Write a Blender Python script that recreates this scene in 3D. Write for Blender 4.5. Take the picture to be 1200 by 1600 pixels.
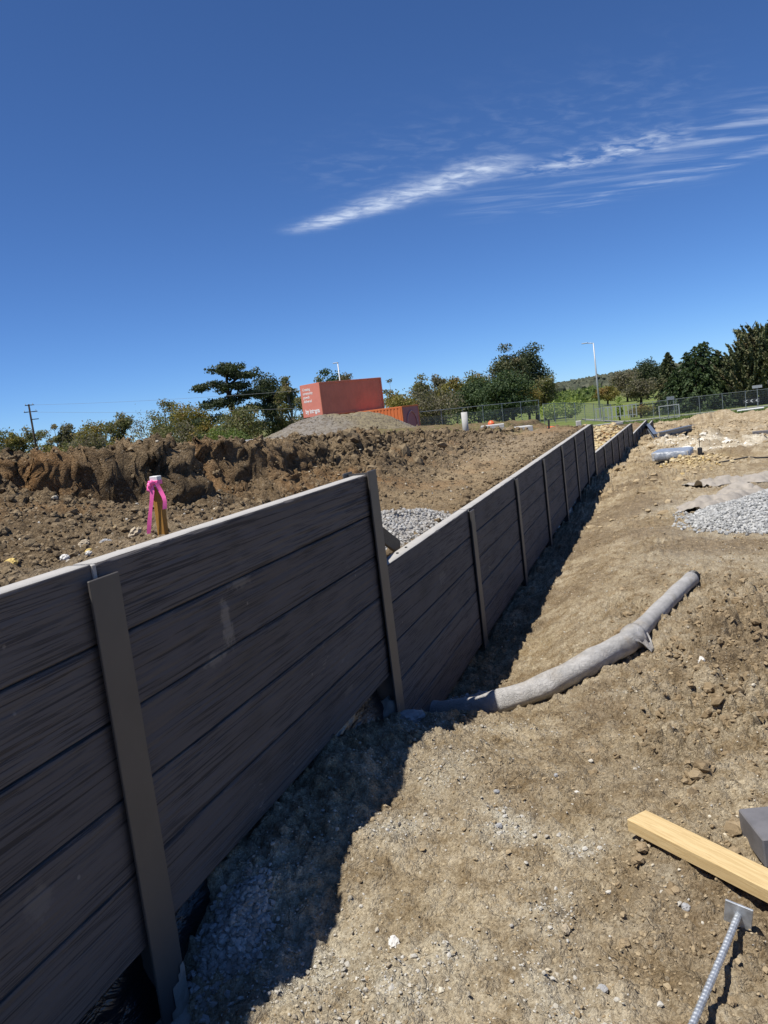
import bpy, math, random
import numpy as np
from mathutils import Vector, Matrix, Quaternion

for o in list(bpy.data.objects):
    bpy.data.objects.remove(o, do_unlink=True)
SC = bpy.context.scene
COL = SC.collection
RNG = np.random.default_rng(7)
random.seed(7)

# ------------------------------------------------------------------ camera
yaw, pitch, roll = math.radians(19.4866), math.radians(-6.998), math.radians(-6.927)
EYE = Vector((1.3267, -1.5892, 1.5))
fw = Vector((-math.sin(yaw)*math.cos(pitch), math.cos(yaw)*math.cos(pitch), math.sin(pitch)))
rt = Vector((math.cos(yaw), math.sin(yaw), 0)); up = rt.cross(fw)
r2 = rt*math.cos(roll)+up*math.sin(roll); u2 = -rt*math.sin(roll)+up*math.cos(roll)
cam_d = bpy.data.cameras.new('camera'); cam = bpy.data.objects.new('camera', cam_d); COL.objects.link(cam)
M = Matrix((( r2.x, u2.x, -fw.x, EYE.x), (r2.y, u2.y, -fw.y, EYE.y), (r2.z, u2.z, -fw.z, EYE.z), (0, 0, 0, 1)))
cam.matrix_world = M
cam_d.sensor_fit = 'VERTICAL'; cam_d.sensor_height = 32.0; cam_d.lens = 32.0*1246.04/1600
cam_d.clip_start = 0.05; cam_d.clip_end = 20000
SC.camera = cam

# ------------------------------------------------------------------ sky, sun, exposure
SUN = Vector((-0.30, -0.33, 1.0)).normalized()
W = bpy.data.worlds.new('World'); SC.world = W; W.use_nodes = True
nt = W.node_tree; nt.nodes.clear()
def wn(t, **k):
    n = nt.nodes.new(t)
    for a, b in k.items(): setattr(n, a, b)
    return n
L = nt.links.new
sky = wn('ShaderNodeTexSky', sky_type='NISHITA', sun_disc=False, sun_elevation=math.asin(SUN.z),
         sun_rotation=math.atan2(SUN.x, SUN.y), altitude=0, air_density=0.6, dust_density=0.0, ozone_density=10.0)
bg = wn('ShaderNodeBackground'); bg.inputs['Strength'].default_value = 0.0905
outw = wn('ShaderNodeOutputWorld')
# cirrus layer: direction projected on a level plane high above (u, v = direction.xy / direction.z)
tc = wn('ShaderNodeTexCoord'); sep = wn('ShaderNodeSeparateXYZ'); L(tc.outputs['Generated'], sep.inputs[0])
def mth(op, a, b=None, c=None, clamp=False):
    n = wn('ShaderNodeMath', operation=op); n.use_clamp = clamp
    for i, v in enumerate((a, b, c)):
        if v is None: continue
        if isinstance(v, (int, float)): n.inputs[i].default_value = v
        else: L(v, n.inputs[i])
    return n.outputs[0]
zc = mth('MAXIMUM', sep.outputs['Z'], 0.02)
cu = mth('DIVIDE', sep.outputs['X'], zc); cv = mth('DIVIDE', sep.outputs['Y'], zc)
def wnoise(scale, detail, rough, su=1.0, sv=1.0, rot=0.0, off=0.0, dist=0.0):
    comb = wn('ShaderNodeCombineXYZ')
    c, s = math.cos(rot), math.sin(rot)
    a = mth('ADD', mth('MULTIPLY', cu, c*su), mth('MULTIPLY', cv, s*su))
    b = mth('ADD', mth('MULTIPLY', cu, -s*sv), mth('MULTIPLY', cv, c*sv))
    L(a, comb.inputs[0]); L(b, comb.inputs[1]); comb.inputs[2].default_value = off
    n = wn('ShaderNodeTexNoise'); n.inputs['Scale'].default_value = scale; n.inputs['Detail'].default_value = detail
    n.inputs['Roughness'].default_value = rough; n.inputs['Distortion'].default_value = dist
    L(comb.outputs[0], n.inputs['Vector']); return n.outputs['Fac']
def ramp(v, a, b):
    m = wn('ShaderNodeMapRange'); m.interpolation_type = 'SMOOTHSTEP'
    m.inputs['From Min'].default_value = a; m.inputs['From Max'].default_value = b; L(v, m.inputs['Value']); return m.outputs[0]
wob = wnoise(1.5, 4, .6, off=2.0)
wob2 = wnoise(7.0, 5, .65, off=5.0)
fib = wnoise(5.0, 6, .56, su=1.6, sv=2.6, rot=.9, off=1.0, dist=.5)
fib2 = wnoise(3.0, 6, .56, su=.7, sv=3.0, rot=.42, off=9.0, dist=.5)
def band(u0, v0, u1, v1, width_a, width_b, wamp):
    """soft streak between two points of the layer, width tapering from a to b"""
    du, dv = u1-u0, v1-v0; ln = math.hypot(du, dv); du /= ln; dv /= ln
    t = mth('ADD', mth('MULTIPLY', mth('SUBTRACT', cu, u0), du), mth('MULTIPLY', mth('SUBTRACT', cv, v0), dv))
    s = mth('ADD', mth('MULTIPLY', mth('SUBTRACT', cu, u0), -dv), mth('MULTIPLY', mth('SUBTRACT', cv, v0), du))
    s = mth('ADD', s, mth('MULTIPLY', mth('SUBTRACT', wob, .5), wamp))
    s = mth('ADD', s, mth('MULTIPLY', mth('SUBTRACT', wob2, .5), wamp*.9))
    w = mth('ADD', width_a, mth('MULTIPLY', mth('DIVIDE', t, ln), width_b-width_a))
    w = mth('MAXIMUM', w, .02)
    g = mth('DIVIDE', s, w); g = mth('POWER', 2.718, mth('MULTIPLY', mth('MULTIPLY', g, g), -1.0))
    ends = mth('MULTIPLY', ramp(t, -.12, .25), mth('SUBTRACT', 1.0, ramp(t, ln-.22, ln+.08)))
    return mth('MULTIPLY', g, ends)
b1 = band(-1.72, 4.02, -.45, 3.58, .09, .15, .16)
b2 = band(-.50, 3.86, .20, 3.72, .11, .17, .25)
b3 = band(.0, 3.74, 1.9, 3.95, .22, .45, .35)
b4 = band(-.55, 4.75, 1.2, 4.1, .10, .14, .30)
b5 = band(-1.35, 3.3, .3, 3.25, .35, .45, .4)
b6 = band(-.95, 4.15, .5, 4.25, .35, .40, .4)
d1 = mth('MULTIPLY', b1, mth('ADD', .18, mth('MULTIPLY', ramp(fib, .28, .72), .72)))
d2 = mth('MULTIPLY', b2, mth('MULTIPLY', ramp(fib, .36, .72), .75))
d3 = mth('MULTIPLY', b3, mth('MULTIPLY', ramp(fib2, .42, .82), .52))
d4 = mth('MULTIPLY', b4, mth('MULTIPLY', ramp(fib2, .45, .75), .35))
d5 = mth('MULTIPLY', b5, mth('MULTIPLY', ramp(fib, .42, .80), .09))
d6 = mth('MULTIPLY', b6, mth('MULTIPLY', ramp(fib2, .40, .80), .20))
den = mth('ADD', mth('ADD', mth('ADD', d1, d2), mth('ADD', d3, d4)), mth('ADD', d5, d6), clamp=True)
den = mth('MULTIPLY', mth('MULTIPLY', den, .80), ramp(sep.outputs['Z'], .03, .12))
mixc = wn('ShaderNodeMix', data_type='RGBA'); L(den, mixc.inputs['Factor'])
SKYTINT = wn('ShaderNodeMix', data_type='RGBA', blend_type='MULTIPLY'); SKYTINT.inputs['Factor'].default_value = 1.0
L(sky.outputs[0], SKYTINT.inputs['A']); SKYTINT.inputs['B'].default_value = (.80, .955, 1.11, 1)
L(SKYTINT.outputs['Result'], mixc.inputs['A']); mixc.inputs['B'].default_value = (7.6, 8.4, 9.6, 1)
L(mixc.outputs['Result'], bg.inputs['Color']); L(bg.outputs[0], outw.inputs['Surface'])

sl = bpy.data.lights.new('sun', 'SUN'); sl.energy = 5.0; sl.angle = math.radians(0.55); sl.color = (1.0, .955, .88)
so = bpy.data.objects.new('sun', sl); COL.objects.link(so)
so.rotation_mode = 'QUATERNION'; so.rotation_quaternion = (-SUN).to_track_quat('-Z', 'Y'); so.location = (-8, -9, 30)
SC.view_settings.view_transform = 'Standard'; SC.view_settings.look = 'None'
SC.view_settings.exposure = 0.35; SC.view_settings.gamma = 1.0; SC.view_settings.use_curve_mapping = False
SC.cycles.max_bounces = 4; SC.cycles.diffuse_bounces = 3; SC.cycles.glossy_bounces = 2; SC.cycles.transmission_bounces = 2; SC.cycles.transparent_max_bounces = 12

# ------------------------------------------------------------------ numpy noise
def _h(ix, iy, s):
    n = (ix.astype(np.int64)*374761393 + iy.astype(np.int64)*668265263 + s*974634541) & 0x7fffffff
    n = ((n ^ (n >> 13))*1274126177) & 0x7fffffff
    n = ((n ^ (n >> 16))*2246822519) & 0x7fffffff
    return ((n ^ (n >> 15)) & 0xffffff)/float(0xffffff)
def vnoise(x, y, s=0):
    xi = np.floor(x); yi = np.floor(y); fx = x-xi; fy = y-yi
    fx = fx*fx*fx*(fx*(fx*6-15)+10); fy = fy*fy*fy*(fy*(fy*6-15)+10)
    a = _h(xi, yi, s); b = _h(xi+1, yi, s); c = _h(xi, yi+1, s); d = _h(xi+1, yi+1, s)
    return (a+(b-a)*fx)*(1-fy)+(c+(d-c)*fx)*fy
def fbm(x, y, s=0, oct=4, gain=.5, lac=2.03):
    v = np.zeros(np.shape(x)); a = 1.0; t = 0
    for i in range(oct):
        v += a*(vnoise(x+17.3*i, y-9.1*i, s+i)*2-1); t += a; a *= gain
        x, y = (x*.8-y*.6)*lac, (x*.6+y*.8)*lac
    return v/t
def clodf(x, y, cell, s, fill=.8):
    """rounded lumps of soil, one per cell, each with its own size: 0..~1"""
    gx = x/cell; gy = y/cell; ix = np.floor(gx); iy = np.floor(gy); best = np.zeros(np.shape(x))
    for dx in (-1, 0, 1):
        for dy in (-1, 0, 1):
            cx = ix+dx; cy = iy+dy
            r = .30+.42*_h(cx, cy, s+3)
            px = cx+_h(cx, cy, s); py = cy+_h(cx, cy, s+1)
            d2 = ((gx-px)**2+(gy-py)**2)/(r*r)
            on = _h(cx, cy, s+2) < fill
            best = np.maximum(best, np.where(on & (d2 < 1), np.sqrt(np.maximum(0, 1-d2))*r*1.6, 0))
    return best
def plates(x, y, cell, s):
    """broken crust: every cell a slab with its own level and tilt; returns level (-1..1) and distance to its edge"""
    gx = x/cell; gy = y/cell; ix = np.floor(gx); iy = np.floor(gy); d1 = np.full(np.shape(x), 9.0); d2 = d1.copy(); lv = np.zeros(np.shape(x))
    for dx in (-1, 0, 1):
        for dy in (-1, 0, 1):
            cx = ix+dx; cy = iy+dy; ux = gx-cx-_h(cx, cy, s); uy = gy-cy-_h(cx, cy, s+1); d = np.hypot(ux, uy); nr = d < d1
            d2 = np.where(nr, d1, np.minimum(d2, d)); l = _h(cx, cy, s+2)*2-1+ux*(_h(cx, cy, s+3)*2-1)*1.3+uy*(_h(cx, cy, s+4)*2-1)*1.3
            lv = np.where(nr, l, lv); d1 = np.where(nr, d, d1)
    return lv, d2-d1
def sst(a, b, x):
    t = np.clip((x-a)/(b-a), 0, 1); return t*t*(3-2*t)
def blob(x, y, cx, cy, rx, ry, rot=0.0):
    c, s = math.cos(rot), math.sin(rot); u = ((x-cx)*c+(y-cy)*s)/rx; v = (-(x-cx)*s+(y-cy)*c)/ry
    return np.exp(-(u*u+v*v))

# ------------------------------------------------------------------ shape of the land
def xwall(y):                      # the wall runs straight along +Y, then bends slightly right
    return np.maximum(0, np.asarray(y, float)-17.0)*.038
GY = [-10, 1, 1.3, 1.9, 4, 8, 17, 30, 50, 80, 110, 180, 300, 600, 3000]
GZ = [.12, .12, .105, .03, .0, -.13, -.40, -.85, -1.45, -2.35, -2.9, -1.9, -1.2, .0, 0]
UY = [-10, 2.4, 4.7, 6.3, 11, 22, 45, 52, 60, 90, 110, 180, 300, 600, 3000]
UZ = [1.47, 1.46, 1.36, 1.24, 1.02, .52, -.18, -.75, -.95, -1.6, -2.2, -1.9, -1.2, 0, 0]
BY = [-10, 1.0, 2.0, 2.5, 4, 10, 16, 16.5, 28, 28.6, 38, 38.5, 48]
BZ = [1.14, 1.12, 1.05, .58, .64, .70, .72, .02, -.04, -.36, -.42, -.7, -1.2]
TY = [-10, -.1, .12, .38, 1.1, 1.42, 1.8, 2.0, 2.5, 6, 17, 30, 40]
TZ = [-.05, -.05, .02, .175, .19, .12, .02, .0, -.29, -.31, -.46, -.98, -1.3]
def yard_base(x, y):
    b = np.interp(y, GY, GZ); t = np.interp(y, TY, TZ); q = x-xwall(y)
    k1 = 1-sst(.06, .33, q)
    k2 = 1-sst(.14, 1.05, q)
    f = sst(1.72, 2.30, y-.10*np.minimum(q, 2))
    k = k1*(1-f)+k2*f
    k *= 1-.6*sst(30, 40, y)
    z = b+(t-b)*k
    # a low nose of packed soil before the trench
    z = z+.03*blob(x, y, .60, 1.15, .40, .25)-.02*blob(x, y, .6, 2.0, .5, .25)
    z = z-.075*blob(x, y, .36, .20, .16, .17)+.035*blob(x, y, .34, .62, .2, .18)-.05*blob(x, y, .36, 1.02, .16, .15)+.02*blob(x, y, .34, 1.42, .2, .16)
    z = z+.07*blob(x, y, 2.0, 2.7, .55, .7)+.03*blob(x, y, 1.75, 4.3, .4, .5)
    z = z-.05*blob(x, y, .30, 1.92, .28, .22)-.03*blob(x, y, .55, 2.05, .25, .18)
    for cx_, cy_ in ((.62, 2.42), (.78, 2.48), (.94, 2.60), (1.06, 2.74), (1.16, 2.92)): z = z-.030*blob(x, y, cx_, cy_, .13, .13)
    return z
def yard_masks(x, y):
    w1 = fbm(x*1.7, y*1.7, 21, 4)*.45; w2 = fbm(x*6, y*6, 22, 4)
    wx = x+w1*.25; wy = y+w2*.10
    grey = np.zeros(np.shape(x))
    for cx, cy, rx, ry, a in [(.27, .12, .20, .20, 1.1), (.12, .30, .16, .25, 1.), (.55, .05, .22, .12, .7), (.72, .18, .14, .10, .8), (.95, .12, .14, .10, .6), (.74, .83, .09, .09, .9),
                              (.40, .74, .12, .09, .75), (.23, 1.15, .10, .12, .8), (.16, 1.75, .16, .22, 1.0), (.45, 1.75, .18, .10, .5), (.52, 1.20, .14, .18, .45),
                              (1.0, .75, .10, .06, .6), (1.25, .55, .06, .05, .5), (.95, .40, .10, .10, .4), (1.9, 7.2, .5, .6, .6), (1.7, 9.3, .5, .9, .6), (2.6, 12, 1.0, 1.2, .4),
                              (1.55, 5.6, .4, .5, .35), (2.3, 5.3, .4, .35, .5), (1.05, 2.25, .05, .04, .8)]:
        grey = np.maximum(grey, a*blob(wx, wy, cx, cy, rx, ry))
    grey = np.clip(grey*(1+.9*w2), 0, 1)
    damp = np.clip(.75*sst(-.02, .35, fbm(x*1.1, y*.8, 31, 5, .6))*(.55+.45*sst(1.5, 2.6, y))+.22*sst(2.0, 3.2, y)*(1-sst(14, 22, y))+.35*sst(.15, .4, fbm(x*4, y*3, 32, 4))*sst(1.2, 2.4, y) + .8*blob(x, y, 1.35, .45, .25, .3) + .5*blob(x, y, 1.9, 2.9, .7, 1.2), 0, 1)
    chalk = np.zeros(np.shape(x)); wy2 = y+fbm(x*1.1, y*.5, 41, 3)*1.8
    for cx, cy, rx, ry, a in [(1.55, 25.5, 1.0, 2.2, 1.), (2.3, 22.0, .9, 1.6, 1.1), (3.4, 20.0, 1.3, 1.3, .9), (5.0, 20.4, 2.0, 1.1, .9), (7.5, 21, 2.5, 1.2, .7), (1.5, 19.9, .7, .8, .9), (2.6, 28.5, .8, 1.2, .6),
                              (1.5, 33, .9, 1.2, .6), (5.0, 34, 2.4, 1.3, .45), (8.5, 39, 3.0, 1.4, .45), (4.0, 41, 2.5, 1.4, .4), (10, 30, 3, 1.2, .45)]:
        chalk = np.maximum(chalk, a*blob(x, wy2, cx, cy, rx, ry))
    chalk = np.clip(chalk*(1+.9*fbm(x*2.2, y*1.2, 42, 4))*1.15-.15, 0, 1)
    och = np.clip(.9*blob(x, y, 1.95, 16.3, .55, 1.0)+.8*blob(x, y, 2.3, 17.2, .5, .7)+.25*sst(.2, .6, fbm(x*.5, y*.5, 51, 3))+.35*blob(x, y, .9, 26, .8, 3), 0, 1)
    return grey, damp, chalk, och
def yard_h(x, y, fine=True):
    x = np.asarray(x, float); y = np.asarray(y, float)
    z = yard_base(x, y)
    far = sst(6, 25, y)
    z = z+fbm(x*.9, y*.9, 1, 4)*(.030+.05*far)+fbm(x*3.1, y*3.1, 2, 4)*(.014+.03*far)
    z = z+far*np.maximum(0, fbm(x*.35, y*.25, 3, 3))*.55
    z = z+.45*blob(x, y, 4.2, 52, 2.4, 2.0)+.5*blob(x, y, 9.5, 49, 2.5, 2.0)+.35*blob(x, y, 1.6, 45, 1.0, 1.5)+.28*blob(x, y, 2.7, 23.2, .55, 1.0)+.14*blob(x, y, 1.9, 16.6, .5, .8)+.2*blob(x, y, 3.6, 18.0, .9, .8)
    if fine:
        rough = np.clip(.22+1.3*blob(x, y, 1.75, 2.8, .50, 1.15)+.8*blob(x, y, 1.75, 4.2, .35, .7)+.55*blob(x, y, .95, 4.0, .25, .5)+.35*blob(x, y, 1.4, .4, .3, .35)+.5*sst(.25, .6, fbm(x*.8, y*.8, 8, 3))+.7*sst(9, 14, y)
                        +.35*(1-sst(.25, .5, x)), 0, 1.6)
        z = z+rough*(.040*clodf(x+.02*fbm(x*20, y*20, 9, 2), y, .13, 11, .35)+.034*clodf(x, y+.01*fbm(x*30, y*30, 10, 2), .060, 12, .6)+.018*clodf(x, y, .030, 13, .8))
        z = z+.013*clodf(x, y, .034, 14, .5)*(1-.5*rough)+.011*(1-sst(3, 8, y))*clodf(x, y, .019, 24, .45)+.009*fbm(x*30, y*30, 15, 4, .65)
        cr = np.abs(fbm(x*4.5, y*4.5, 16, 5, .62)); z = z-.014*(1-sst(0, .05, cr))*sst(.18, .42, fbm(x*1.6, y*1.6, 17, 3))
        z = z+.006*fbm(x*14, y*14, 20, 4, .65)*(1+1.6*rough)
        pm = np.clip(1.4*blob(x, y, 1.65, 2.45, .42, .95)+.9*blob(x, y, 1.35, 1.55, .30, .25)+.8*blob(x, y, 1.05, 4.0, .28, .4)+.8*blob(x, y, 1.12, 2.1, .22, .16)+.5*blob(x, y, 1.5, .25, .25, .35), 0, 1)*sst(-.35, .05, fbm(x*2.3, y*2.3, 25, 3))
        wx = x+.035*fbm(x*9, y*9, 26, 3); wy = y+.035*fbm(x*9, y*9, 27, 3); lv, ed = plates(wx, wy, .15, 28); lv2, ed2 = plates(wx, wy, .07, 33)
        z = z+pm*(.042*lv-.055*(1-sst(0, .18, ed))*sst(-.4, .3, lv)+.018*lv2-.022*(1-sst(0, .17, ed2)))
        z = z+far*(.10*clodf(x, y, .45, 18, .35)+.05*clodf(x, y, .2, 19, .5))
    return z
def upper_base(x, y):
    q = xwall(y)-x
    zb = np.interp(y, BY, BZ); zc = np.interp(y, UY, UZ)
    wide = np.maximum(0, y-7)*.11
    f1 = 1.92+wide+.20*fbm(y*.9, x*0+3, 61, 3)+.06*fbm(y*2.0, x*0+5, 62, 2)
    f1 = f1+.40*np.exp(-((y-2.25)/.30)**2)-.42*np.exp(-((y-3.1)/.33)**2)+.46*np.exp(-((y-4.0)/.26)**2)-.25*np.exp(-((y-4.75)/.28)**2)+.18*np.exp(-((y-6.4)/.3)**2)-.2*np.exp(-((y-7.6)/.5)**2)
    lo = zb+(zc-zb)*(.10*sst(.15, 1.0, q)+.44*sst(.8, 1.02*f1, q))
    steep = sst(f1, f1+.22+.08*fbm(y*2.1, x*0, 63, 2), q)
    z = lo+(zc-lo)*steep
    z = z+.05*sst(3.2, 6, q)*(1-sst(8, 16, y))+.055*np.clip(q-3, 0, 16)*sst(10, 30, y)
    return z
def upper_masks(x, y):
    q = xwall(y)-x
    grey = np.clip((.9*blob(x, y, -.3, 3.3, .30, .45)+.55*(1-sst(.2, .8, q))*(y < 2.2)+.25*blob(x, y, -1.0, 12, .9, 4))*(1+.8*fbm(x*7, y*7, 71, 3)), 0, 1)
    path = np.clip(1.15*blob(q, y, .80, 8.5, .36, 4.0)+1.15*blob(q, y, 1.15, 14, .50, 3.5)+.40*(1-sst(.35, .9, q)), 0, 1)*sst(-.5, .1, fbm(x*3, y*2, 74, 3)+.25)
    och = np.clip(.95*blob(q, y, 2.3, 2.35, .30, .26)+.95*blob(q, y, 2.35, 4.05, .35, .30)+.5*blob(q, y, 1.7, 5.6, .4, .8)+.35*sst(.2, .55, fbm(x*1.3, y*1.3, 72, 3))+.7*blob(q, y, .5, 22, 1.0, 6), 0, 1)
    grass = np.clip(sst(13, 17, y)*sst(-.1, .3, fbm(x*1.2, y*1.2, 73, 3)+.15)*sst(.5, 1.2, q), 0, 1)
    return grey, path, grass, och
def upper_h(x, y, fine=True):
    x = np.asarray(x, float); y = np.asarray(y, float); q = xwall(y)-x
    z = upper_base(x, y)
    g = sst(.05, .5, q)
    face = sst(1.2, 2.2, q)*(1-.5*sst(3.0, 4.5, q))
    far = sst(8, 25, y)
    z = z+g*(fbm(x*1.1, y*1.1, 64, 4)*.035+fbm(x*3.5, y*3.5, 65, 4)*.022*(1+face))+far*g*fbm(x*.4, y*.4, 66, 3)*.08
    # bucket-tooth furrows down the cut face
    z = z-face*(.02*sst(.05, .45, fbm(y*4.5+x*1.2, x*1.7, 67, 3))+.07*sst(.12, .40, fbm(x*3.2, y*3.2, 69, 3)))
    if fine:
        _, path, _, _ = upper_masks(x, y)
        r = (.30+.75*face)*g*(1-.65*path)+.12
        z = z+r*(.040*clodf(x, y, .17, 81, .3)+.040*clodf(x, y, .085, 82, .6)+.034*clodf(x, y, .045, 83, .8)+.018*clodf(x, y, .026, 84, .8)+.022*fbm(x*17, y*17, 87, 4))
        z = z+far*(.10*clodf(x, y, .5, 85, .4)+.05*clodf(x, y, .22, 86, .5))*g+sst(5, 8, y)*(1-sst(18, 26, y))*(1-path)*sst(.9, 1.5, q)*(.085*clodf(x, y, .24, 88, .5)+.06*clodf(x, y, .12, 89, .5)-.09*sst(.15, .4, fbm(x*2.2, y*1.6, 90, 3)))
    return z
def land(x, y):                     # the wider land, right and left of the wall's line blended
    x = np.asarray(x, float); y = np.asarray(y, float)
    k = sst(-8, -1, x); z = np.interp(y, GY, GZ)*k+(np.interp(y, UY, UZ)+.055*np.clip(-x-3, 0, 16)*sst(10, 30, y)*(1-sst(46, 53, y)))*(1-k)
    d = np.hypot(x, y)
    hill = 21*np.exp(-((x-160)/520)**2-((y-1750)/420)**2)+18*np.exp(-((x-420)/330)**2-((y-1350)/300)**2)+4*np.exp(-((x+60)/150)**2-((y-1500)/300)**2)
    return z+hill-.6*sst(300, 900, d)

def land_n(x, y):
    x = np.asarray(x, float); y = np.asarray(y, float)
    return land(x, y)+fbm(x*.05, y*.05, 91, 3)*.4*sst(60, 140, np.hypot(x, y))

# ------------------------------------------------------------------ materials
class NT:
    def __init__(s, name):
        s.m = bpy.data.materials.new(name); s.m.use_nodes = True; s.t = s.m.node_tree; s.t.nodes.clear()
        s.out = s.n('ShaderNodeOutputMaterial'); s.b = s.n('ShaderNodeBsdfPrincipled')
        s.t.links.new(s.b.outputs[0], s.out.inputs['Surface'])
    def n(s, t, **k):
        n = s.t.nodes.new(t)
        for a, b in k.items(): setattr(n, a, b)
        return n
    def set(s, n, key, v):
        if isinstance(v, bpy.types.NodeSocket): s.t.links.new(v, n.inputs[key])
        else: n.inputs[key].default_value = v
    def pos(s): return s.n('ShaderNodeNewGeometry').outputs['Position']
    def obj(s): return s.n('ShaderNodeTexCoord').outputs['Object']
    def noise(s, scale, detail=4, rough=.55, vec=None, dist=0.0):
        n = s.n('ShaderNodeTexNoise'); s.set(n, 'Scale', scale); s.set(n, 'Detail', detail); s.set(n, 'Roughness', rough); s.set(n, 'Distortion', dist)
        s.set(n, 'Vector', vec if vec is not None else s.pos()); return n.outputs['Fac']
    def vor(s, scale, feature='F1', vec=None, out='Distance', rnd=1.0):
        n = s.n('ShaderNodeTexVoronoi', feature=feature); s.set(n, 'Scale', scale); s.set(n, 'Randomness', rnd)
        s.set(n, 'Vector', vec if vec is not None else s.pos()); return n.outputs[out]
    def ramp(s, v, a, b, lo=0.0, hi=1.0):
        m = s.n('ShaderNodeMapRange'); m.interpolation_type = 'SMOOTHSTEP'
        for k, q in (('From Min', a), ('From Max', b), ('To Min', lo), ('To Max', hi), ('Value', v)): s.set(m, k, q)
        return m.outputs[0]
    def math(s, op, a, b=0.0):
        n = s.n('ShaderNodeMath', operation=op); s.set(n, 0, a); s.set(n, 1, b); return n.outputs[0]
    def mix(s, f, a, b, mode='MIX'):
        n = s.n('ShaderNodeMix', data_type='RGBA', blend_type=mode); s.set(n, 'Factor', f)
        for k, v in (('A', a), ('B', b)): s.set(n, k, (*v, 1) if isinstance(v, tuple) and len(v) == 3 else v)
        return n.outputs['Result']
    def stretch(s, v, sc, rot=(0, 0, 0)):
        m = s.n('ShaderNodeMapping'); s.set(m, 'Vector', v); s.set(m, 'Scale', sc); s.set(m, 'Rotation', rot); return m.outputs[0]
    def bump(s, h, strength=.5, dist=.01, prev=None):
        n = s.n('ShaderNodeBump'); s.set(n, 'Height', h); s.set(n, 'Strength', strength); s.set(n, 'Distance', dist)
        if prev is not None: s.set(n, 'Normal', prev)
        return n.outputs[0]
    def fin(s, col=None, rough=.8, metal=0.0, normal=None, spec=.3, **kw):
        if col is not None: s.set(s.b, 'Base Color', (*col, 1) if isinstance(col, tuple) and len(col) == 3 else col)
        s.set(s.b, 'Roughness', rough); s.set(s.b, 'Metallic', metal); s.set(s.b, 'Specular IOR Level', spec)
        if normal is not None: s.set(s.b, 'Normal', normal)
        for k, v in kw.items(): s.set(s.b, k, v)
        return s.m
    def attr(s, name):
        a = s.n('ShaderNodeAttribute', attribute_name=name); sp = s.n('ShaderNodeSeparateColor'); s.t.links.new(a.outputs['Color'], sp.inputs[0])
        return sp.outputs[0], sp.outputs[1], sp.outputs[2], a.outputs['Alpha']
    def island(s): return s.n('ShaderNodeNewGeometry').outputs['Random Per Island']
MAT = {}
def soil_common(t, col, fine=1.0):
    # crumbs: tiny stones of mixed tone, then grain
    sp = t.n('ShaderNodeTexVoronoi'); t.set(sp, 'Scale', 75.0); t.set(sp, 'Vector', t.pos())
    h = t.n('ShaderNodeSeparateColor'); t.t.links.new(sp.outputs['Color'], h.inputs[0])
    pale = t.math('MULTIPLY', t.ramp(h.outputs[0], .84, .92), t.ramp(sp.outputs['Distance'], .50, .30))
    pale = t.math('MULTIPLY', pale, t.ramp(t.noise(2.3, 3), .35, .6, .25, .9))
    col = t.mix(t.math('MULTIPLY', pale, .55), col, (.46, .42, .34))
    s2 = t.n('ShaderNodeTexVoronoi'); t.set(s2, 'Scale', 165.0); t.set(s2, 'Vector', t.pos()); h2 = t.n('ShaderNodeSeparateColor'); t.t.links.new(s2.outputs['Color'], h2.inputs[0])
    col = t.mix(t.ramp(h2.outputs[1], .25, 1.0, 0, .62), col, t.mix(1.0, col, (.50, .46, .41), 'MULTIPLY'))
    col = t.mix(t.ramp(h2.outputs[2], .70, 1.0, 0, .45), col, t.mix(1.0, col, (1.45, 1.45, 1.42), 'MULTIPLY'))
    col = t.mix(t.ramp(h.outputs[1], .35, 1.0, 0, .45), col, t.mix(1.0, col, (.60, .56, .51), 'MULTIPLY'))
    nz = t.n('ShaderNodeTexNoise'); t.set(nz, 'Scale', 9.0); t.set(nz, 'Detail', 2.0); t.set(nz, 'Vector', t.pos())
    wp = t.n('ShaderNodeVectorMath', operation='MULTIPLY_ADD'); t.t.links.new(nz.outputs['Color'], wp.inputs[0]); wp.inputs[1].default_value = (.12, .12, .12); t.t.links.new(t.pos(), wp.inputs[2])
    w = t.n('ShaderNodeTexVoronoi', feature='DISTANCE_TO_EDGE'); t.set(w, 'Scale', 13.0); t.set(w, 'Vector', wp.outputs[0])
    crk = t.math('MULTIPLY', t.ramp(w.outputs['Distance'], .0, .05, 1, 0), t.ramp(t.noise(2.7, 2, .7), .55, .64))
    hn = t.math('MULTIPLY', t.noise(46, 5, .78), 1.0); h = hn; h = t.math('SUBTRACT', h, t.math('MULTIPLY', sp.outputs['Distance'], .30)); h = t.math('SUBTRACT', h, t.math('MULTIPLY', s2.outputs['Distance'], .16)); h = t.math('SUBTRACT', h, t.math('MULTIPLY', crk, .30))
    b = t.bump(h, 1.0*fine, .024)
    return col, b
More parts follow.
